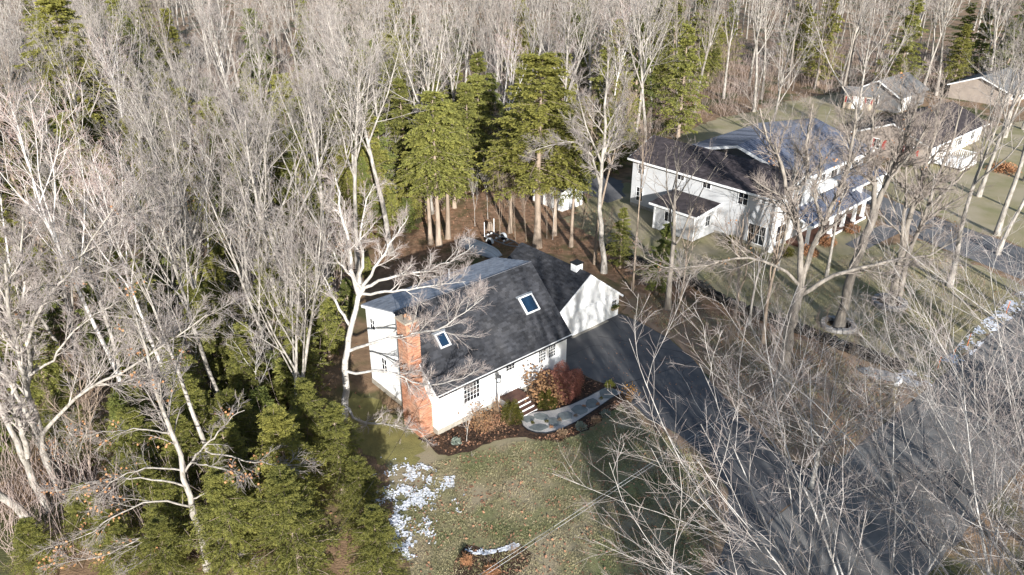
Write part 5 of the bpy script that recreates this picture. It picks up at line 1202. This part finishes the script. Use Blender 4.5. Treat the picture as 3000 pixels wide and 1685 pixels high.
for x, y in scatter(230, 27, 150, 1.1): put('sapling', sap, x, y, random.uniform(4, 9.5), 7, "thin bare sapling " + where(x, y), G3, cat="sapling", tilt=random.uniform(-.1, .1))
for x, y in scatter(45, 28, 70, 1.0): put('young_hemlock', young, x, y, random.uniform(1.5, 4), 4, "small young evergreen on the woodland floor", "young evergreens under the maples", cat="shrub", names=EV)
# thin stems between the cottage and the neighbour, and along the wall
for k, (x, y, h) in enumerate([(.4, 65.1, 7), (3.3, 65.4, 6), (3.8, 65.3, 6.5), (-.6, 68.8, 6), (-1.2, 65.1, 7.5), (-3.6, 68.6, 6), (1.4, 64.9, 6), (6.3, 64.4, 5.5), (-2.4, 70.5, 6), (8.6, 61.0, 5), (13.7, 54.6, 4.5), (12.7, 51.4, 5.5), (16.7, 52.6, 4), (19.6, 49.4, 4), (19.2, 45.8, 4.2), (21, 44.2, 4.6), (22.4, 42.6, 4), (17.2, 42.4, 5), (14.6, 44.2, 4)]):
    put('sapling', sap, x, y, h, 7, i=(1, 4, 3)[k % 3], label="thin leafless stem along the strip between the two houses", group="thin stems between the two houses", cat="sapling", wide=.5)
# beyond the deep woods: further trunks too far to tell apart
Vs, Fs, Ts, n0 = [], [], [], 0
rgf = np.random.default_rng(99)
fm = []
for i in range(3):
    rg = np.random.default_rng(400 + i); ac = Acc()
    P, Rr = grow(rg, np.array([[0, 0, -.1]]), np.array([[0.02, 0, 1.0]]), np.array([15.5]), np.array([.2]), np.array([.04]), 6, .03, .02); ac.add(P, Rr, 4, 0.0)
    P1, R1 = children(rg, P, Rr, 9, .4, .98, .5, .42, .6, .05, 4, .07, .08); ac.add(P1, R1, 3, .1)
    P2, R2 = children(rg, P1, R1, 8, .2, 1, .6, .5, .6, .024, 3, .1, .06); ac.add(P2, R2, 3, .4)
    P3, R3 = children(rg, P2, R2, 5, .2, 1, .6, .6, .7, .017, 2, .1, .05); ac.add(P3, R3, 3, .8)
    fm.append((np.concatenate(ac.V), np.concatenate(ac.F), np.concatenate(ac.T)))
for _ in range(230):
    y = random.uniform(148, 250); x = random.uniform(-1, 1) * (.69 * (.892 * y + 12.5) + 5)
    V, F, T = fm[random.randrange(3)]; a = random.uniform(0, 6.28); s = random.uniform(.9, 1.2)
    c, sn = math.cos(a) * s, math.sin(a) * s
    Vs.append(np.stack([V[:, 0] * c - V[:, 1] * sn + x, V[:, 0] * sn + V[:, 1] * c + y, V[:, 2] * s], 1)); Fs.append(F + n0); Ts.append(T); n0 += len(V)
me = fast_mesh("far_woods", np.concatenate(Vs), np.concatenate(Fs), np.concatenate(Ts)); me.materials.append(M['bark'])
tag(link("far_woods", me), kind='stuff')
# brush on the woodland floor
rgb = np.random.default_rng(77); bp = []
WOODS = [(-32, 26), (-14, 26), (-12.5, 40), (-14, 58), (-11, 68), (0, 81), (9, 82), (22, 101), (32, 110), (42, 118), (52, 124), (66, 127), (100, 124), (135, 150), (100, 175), (-110, 175)]
while len(bp) < 26000:
    y = 26 + 149 * rgb.random() ** 1.15; x = rgb.uniform(-1, 1) * (.69 * (.892 * y + 12.5) + 4)
    if inside(x, y, WOODS) and mnoise.noise(Vector((x * .12, y * .12, 3))) + .5 > rgb.random(): bp.append((x, y, 0))
bp = np.array(bp); nb_ = len(bp)
P, Rr = grow(rgb, bp, np.column_stack([rgb.normal(0, .35, nb_), rgb.normal(0, .35, nb_), np.ones(nb_)]), rgb.uniform(.8, 4.4, nb_), np.full(nb_, .016), np.full(nb_, .006), 4, .12, .03)
ac = Acc(); ac.add(P, Rr, 3, np.tile(np.repeat(np.linspace(.2, 1, 4), 3), nb_))
tag(link("undergrowth", ac.mesh("undergrowth", M['brush'])), kind='stuff')
# across the road, behind the camera: the bare trees whose shadows stripe the lawn, the driveway and the roof
for k, (x, y, h) in enumerate([(11.5, 2.5, 24), (15, 1, 24), (18, 5.5, 22), (16, -15, 23), (24, -3, 21), (18, -18, 21), (29, 6, 18), (33, 14, 17), (25, -16, 21), (36, 2, 19), (40, 18, 17), (20, -32, 22), (47, 12, 19), (52, 24, 18), (16, -25, 22), (22, 7, 17)]):
    put('maple_tree', shade, x, y, h, 21, "bare maple across the road from the cottage", "maples across the road")
for k, (x, y, h) in enumerate([(27, -9, 19), (38, 8, 17), (15.5, -10, 20)]):
    put('hemlock_tree', hem_high, x, y, h, 14, "tall evergreen across the road from the cottage", "evergreens across the road", names=EV)

# ------------------------------------------------------------------ garden plants
def dome_plant(name, rg, n, rad, h, leaf, wide, material, parent, hang=.0, shell=.45, zb=.1):
    d = unit(rg.normal(0, 1, (n, 3))); d[:, 2] = np.abs(d[:, 2])
    q = d * (shell + (1 - shell) * rg.random((n, 1)) ** .6) * (1 + .18 * np.sin(d[:, :1] * 7 + d[:, 1:2] * 5)) * np.array([rad, rad, h]) + np.array([0, 0, zb])
    u = unit(rg.normal(0, .6, (n, 3)) + d * .9 + np.array([0, 0, -hang])) * leaf; v = unit(np.cross(u, rg.normal(0, 1, (n, 3)))) * wide
    V = np.stack([q, q + u * .5 + v, q + u, q + u * .5 - v], 1).reshape(-1, 3)
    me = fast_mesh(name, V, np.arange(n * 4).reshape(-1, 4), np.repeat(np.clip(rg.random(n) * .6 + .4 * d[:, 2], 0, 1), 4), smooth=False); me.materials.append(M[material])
    return link(name, me, parent)
def stems(rg, n, rad, h, r, material, parent, name="stems", k=4, spread=.45, wob=.08):
    b = np.stack([rg.normal(0, rad * .25, n), rg.normal(0, rad * .25, n), np.zeros(n)], 1)
    d = np.stack([rg.normal(0, spread, n), rg.normal(0, spread, n), np.ones(n)], 1)
    P, Rr = grow(rg, b, d, h * rg.uniform(.6, 1.1, n), np.full(n, r), np.full(n, r * .5), k, wob, .04)
    ac = Acc(); ac.add(P, Rr, 3, np.tile(np.repeat(np.linspace(0, 1, k), 3), n))
    if name == "stems_twiggy":
        P2, R2 = children(rg, P, Rr, 7, .3, 1, .6, .4, .7, .004, 3, .1, .03, .15); ac.add(P2, R2, 3, .8)
    me = ac.mesh("stems", M[material]); link("stems", me, parent); return P
def shrub(name, x, y, label, cat="shrub", group=None, z=.03):
    return empty(name, (x, y, z), random.uniform(0, 6.28), label, cat, group)
rg = np.random.default_rng(55)
# weeping red maple mound by the driveway
p = W(8.7, -1.5)
e = shrub('weeping_red_maple', p[0], p[1], "rounded red-brown weeping maple mound beside the driveway corner")
dome_plant("foliage", rg, 9000, 1.45, 1.65, .13, .016, 'redmaple', e, hang=1.3, shell=.78)
stems(rg, 40, .5, 1.6, .02, 'redmaple', e, spread=.6)
# hydrangeas with dried heads
def heads(rg, P, n, size, e):
    tips = P[:, -1]; q = tips[rg.integers(0, len(tips), n)] + rg.normal(0, .12, (n, 3))
    bm = bmesh.new(); bmesh.ops.create_icosphere(bm, subdivisions=1, radius=1)
    V0 = np.array([v.co[:] for v in bm.verts]); F0 = np.array([[v.index for v in f.verts] for f in bm.faces]); bm.free()
    V = np.concatenate([(V0 * rg.uniform(.75, 1.25, (len(V0), 1))) * size * rg.uniform(.7, 1.2) * np.array([1, 1, .8]) + c for c in q])
    F = np.concatenate([F0 + i * len(V0) for i in range(n)])
    me = fast_mesh("flower_heads", V, F, np.repeat(rg.random(n), len(V0)), smooth=False); me.materials.append(M['hydrangea']); link("flower_heads", me, e)["kind"] = 'stuff'
p = W(6.9, -1.1)
e = shrub('hydrangea', p[0], p[1], "tall hydrangea with brown dried flower heads under the paired front windows")
P = stems(rg, 70, .9, 2.1, .009, 'stalk', e, spread=.42); heads(rg, P, 110, .085, e)
p = W(7.5, -1.75)
e = shrub('hydrangea', p[0], p[1], "low hydrangea covered in dry tan flower heads in front of the red maple")
P = stems(rg, 80, 1.0, 1.25, .008, 'stalk', e, spread=.75); heads(rg, P, 210, .08, e); dome_plant("dry_leaves", rg, 900, .95, .8, .11, .045, 'hydrangea', e, hang=.6)
p = W(2.5, -.85)
e = shrub('hydrangea', p[0], p[1], "leggy hydrangea with dry heads beneath the large front window")
P = stems(rg, 60, .9, 1.5, .007, 'stalk', e, spread=.55); heads(rg, P, 46, .06, e); dome_plant("dry_leaves", rg, 500, .9, .9, .09, .03, 'hydrangea', e, hang=.6)
# two evergreen balls by the steps
for (u, v), r_, h_, lb in [((4.25, -1.75), .62, 1.25, "dark evergreen ball left of the front steps"), ((6.85, -2.05), .58, 1.0, "dark evergreen ball right of the front steps")]:
    p = W(u, v); e = shrub('yew_shrub', p[0], p[1], lb)
    dome_plant("foliage", rg, 6500, r_, h_, .075, .016, 'yew', e, shell=.62, zb=.05); stems(rg, 26, .3, h_ * .8, .012, 'hembark', e, spread=.4)
# small tree in the near bed, dry shrubs, perennials and tufts
e = plant_tree('sapling', sap[0], -2.65, 35.5, .36, 1.0, "small bare ornamental tree in the bed at the cottage corner", "sapling", None)
for (x, y), r_, h_, lb in [((-.9, 38.2), .35, 1.5, "stiff tuft of tall dry grass around the lamp post"), ((7.35, 39.5), .5, 1.1, "dry shrub with golden leaves at the end of the garden path")]:
    e = shrub('dry_shrub', x, y, lb); P = stems(rg, 80, r_, h_, .006, 'stalk', e, spread=.22 if h_ > 1.3 else .4)
    if h_ < 1.3:
        me = leaf_mesh(rg, np.repeat(P[:26, -1], 5, 0), .09, .07, "golden_leaves", 'gold'); link("golden_leaves", me, e)
for (x, y), r_, h_, lb in [((-.75, 37.35), .7, .6, "mat of dry brown stems between the corner bed and the lamp post"), ((-1.45, 36.9), .6, .5, "low dry perennial clump in front of the big window"), ((3.9, 41.0), .5, .5, "dry leafy clump behind the right evergreen ball")]:
    e = shrub('perennial', x, y, lb, "plant"); stems(rg, 130, r_ * 2.4, h_, .005, 'stalk', e, spread=.6); dome_plant("dry_leaves", rg, 420, r_, h_ * .7, .08, .03, 'deadleaf', e, shell=.1, zb=.02)
for (x, y), m_, r_, lb in [((-3.25, 35.35), 'sage', .24, "pale grey-green rosette plant at the edge of the corner bed"), ((5.75, 38.0), 'sage', .3, "grey-green tuft beside the outer curve of the path"), ((4.1, 36.75), 'sage', .32, "blue-green tuft outside the path's curve"), ((6.35, 41.15), 'lime', .34, "yellow-green spreading plant by the driveway edge"), ((2.95, 36.1), 'stalk', .3, "dry brown tuft below the path's outer bend"), ((5.1, 37.4), 'stalk', .26, "dry rust tuft between the two grey-green tufts")]:
    e = shrub('perennial', x, y, lb, "plant"); dome_plant("foliage", rg, 420, r_, r_ * 1.1, .12, .03, m_, e, shell=.2, zb=.02)
for k, (x, y) in enumerate([(2.1, 37.35), (2.35, 36.8), (3.9, 37.95), (5.65, 39.75), (5.4, 39.1), (2.9, 37.5), (1.25, 37.2), (4.5, 38.9)]):
    e = shrub('path_tuft', x, y, "small dark tuft growing between the path's flagstones", "plant", "tufts between the flagstones", z=.04)
    dome_plant("foliage", rg, 130, .11, .13, .07, .014, ('yew', 'rust', 'stalk')[k % 3], e, shell=.2, zb=0)
for (x, y), r_, h_, lb, m_ in [((-2.15, 26.35), .25, .45, "clump of upright rust-coloured dry grass in the island bed", 'rust'), ((-.95, 25.75), .4, .3, "spreading rust-coloured dry plant at the island bed's lower edge", 'rust'), ((.05, 27.05), .25, .7, "pale twiggy stems at the island bed's upper edge", 'stalk'), ((-1.2, 26.4), .25, .4, "dark twiggy clump in the middle of the island bed", 'hembark')]:
    e = shrub('perennial', x, y, lb, "plant"); stems(rg, 110 if m_ == 'rust' else 28, r_ * 2, h_, .006, m_, e, spread=.35)
    if m_ == 'rust': dome_plant("foliage", rg, 500, r_, h_ * .8, .1, .018, 'rust', e, shell=.1, zb=.02)
# foundation plants and brush near the neighbour
for k, (u, v, m_, lb) in enumerate([(2.0, -18.9, 'rust', "rust-brown shrub at the porch's near corner"), (5.2, -19.0, 'rust', "rust-brown shrub below the porch's first bay"), (9.8, -19.1, 'rust', "rust-brown shrub by the front walk"), (-1.2, -13.0, 'yew', "dark evergreen shrub against the neighbour's side wall"), (.2, -17.6, 'yew', "round evergreen by the neighbour's corner pilaster"), (-2.5, -16.5, 'hembark', "bare twiggy shrub in front of the neighbour's corner")]):
    c, s = math.cos(R(42.3)), math.sin(R(42.3)); x, y = 12.33 + u * c - v * s, 74.59 + u * s + v * c
    e = shrub('foundation_shrub', x, y, lb)
    stems(rg, 50, .6, .9, .01, 'stalk', e, spread=.6)
    if m_ != 'hembark': dome_plant("foliage", rg, 1600, .75, .7, .13, .035, m_, e, shell=.3)
e = shrub('rust_shrub', 57.5, 85.5, "low orange-rust shrub on the lawn by the taupe house"); dome_plant("foliage", rg, 1500, 1.6, .9, .2, .05, 'rust', e, shell=.2)
for k, (x, y, h) in enumerate([(15, 117, 4), (27.5, 117.5, 3.5), (19, 112, 3.2)]):
    e = shrub('beech_sapling', x, y, ["orange-leaved beech sapling at the edge of the far woods", "orange-leaved young beech beyond the back lawn", "low orange-leaved beech behind the dark-roofed house"][k], "sapling")
    stems(rg, 40, .6, h, .015, 'stalk', e, spread=.35); dome_plant("leaves", rg, 1300, h * .42, h, .2, .07, 'leaf', e, shell=.2)
# tree stump and fallen branches in the litter behind the cottage
e = shrub('tree_stump', -2.1, 67.6, "mossy old stump in the leaf litter behind the boat", "stump", z=0)
st = Acc(); st.add(np.array([[[0, 0, -.1], [0, 0, .2], [.03, 0, .55], [.05, 0, .8]]]), np.array([[.5, .34, .28, .2]]), 9, 0.0); link("stump", st.mesh("stump", M['hembark']), e)

# ------------------------------------------------------------------ fallen leaves, lawn blades, mulch chips
def scatter_flat(name, polys, n, size, material, zlo, zhi, aspect=.6, seed=1, lift=.4):
    rs = np.random.default_rng(seed); pts = []
    tot = 0
    for poly, w in polys:
        xs = [p[0] for p in poly]; ys = [p[1] for p in poly]; need = int(n * w); got = 0
        while got < need:
            x, y = rs.uniform(min(xs), max(xs)), rs.uniform(min(ys), max(ys))
            if inside(x, y, poly): pts.append((x, y)); got += 1
    q = np.column_stack([np.array(pts), rs.uniform(zlo, zhi, len(pts))]); m = len(q)
    a = rs.uniform(0, 6.28, m); s = size * rs.uniform(.6, 1.35, m)[:, None]
    u = np.column_stack([np.cos(a), np.sin(a), rs.normal(0, lift, m)]) * s; v = np.column_stack([-np.sin(a), np.cos(a), rs.normal(0, lift, m)]) * s * aspect
    V = np.stack([q - u, q - v, q + u, q + v], 1).reshape(-1, 3); V[:, 2] = np.maximum(V[:, 2], zlo)
    me = fast_mesh(name, V, np.arange(m * 4).reshape(-1, 4), np.repeat(rs.random(m), 4), smooth=False); me.materials.append(M[material])
    o = link(name, me); o["kind"] = "stuff"; return o
lawn_poly = [(-6, 33), (-4.8, 26), (-3, 20), (2, 20), (9.5, 26.5), (10.8, 29), (11, 34), (8, 37.5), (6.5, 39), (4, 36), (0, 35.4), (-3.5, 34)]
strip_poly = [(9, 51.2), (12, 47.5), (13.6, 42), (15.5, 35), (18.5, 34), (26, 41), (22, 46), (17, 50), (11, 55)]
yard_poly = [(-11, 58), (-9, 70), (0, 80), (8, 75), (14, 60), (20, 50), (13, 53), (5, 62), (-5, 62)]
bed_poly = [(-5, 35.6), (-3.6, 34.3), (-1.7, 35.3), (.4, 36), (.5, 38.2), (-2, 38)]
bed2 = [(1.5, 38.7), (3.7, 39.3), (6, 41.2), (4.2, 42.7), (1.2, 40.4)]
bed3 = [(1.2, 35.7), (2.8, 35.6), (5, 37.1), (7.2, 39.8), (6.6, 39.6), (4, 37), (2.2, 36.1)]
nlawn = [(16, 57), (19.5, 51), (26.5, 43.5), (41, 54), (38, 64.5), (26, 60.5), (17, 62)]
wood_poly = [(-30, 26), (-9, 26), (-9, 40), (-12, 58), (-10, 66), (0, 80), (10, 82), (22, 100), (-30, 100), (-55, 60)]
scatter_flat("fallen_leaves", [(lawn_poly, .15), (strip_poly, .18), (yard_poly, .3), (bed_poly, .025), (bed2, .015), (bed3, .03), (nlawn, .04), (wood_poly, .25)], 14000, .07, 'deadleaf', .03, .07, .6, 3)
scatter_flat("mulch_chips", [(bed_poly, .5), (bed2, .3), (bed3, .2)], 5000, .06, 'mulch', .03, .06, .35, 4)
scatter_flat("stray_leaves", [([(4.5, 44), (9, 38.5), (13, 40), (11, 47), (8.5, 50)], 1)], 160, .05, 'deadleaf', .024, .03, .6, 5)
# tufts of winter grass
def tufts(name, poly, n, material, seed, h=.09):
    rs = np.random.default_rng(seed); pts = []
    xs = [p[0] for p in poly]; ys = [p[1] for p in poly]
    while len(pts) < n:
        x, y = rs.uniform(min(xs), max(xs)), rs.uniform(min(ys), max(ys))
        if inside(x, y, poly) and mnoise.noise(Vector((x * .9, y * .9, seed))) + .35 > rs.random() * .9: pts.append((x, y))
    q = np.column_stack([np.array(pts), np.full(n, .01)])
    d = np.column_stack([rs.normal(0, .6, n), rs.normal(0, .6, n), np.ones(n)]) * h * rs.uniform(.5, 1.3, (n, 1)); a = rs.uniform(0, 6.28, n)
    w = np.column_stack([np.cos(a), np.sin(a), np.zeros(n)]) * .018
    V = np.stack([q - w, q + w, q + d], 1).reshape(-1, 3)
    me = fast_mesh(name, V, np.arange(n * 3).reshape(-1, 3), None, smooth=False); me.materials.append(M[material])
    o = link(name, me); o["kind"] = "stuff"
tufts("grass", lawn_poly, 30000, 'lawn', 2)
tufts("grass", lawn_poly, 30000, 'straw', 5, .07)
tufts("grass", nlawn, 20000, 'lawn2', 3, .1)
tufts("grass", nlawn, 20000, 'straw', 6, .09)
tufts("grass", strip_poly, 14000, 'straw', 4, .09)
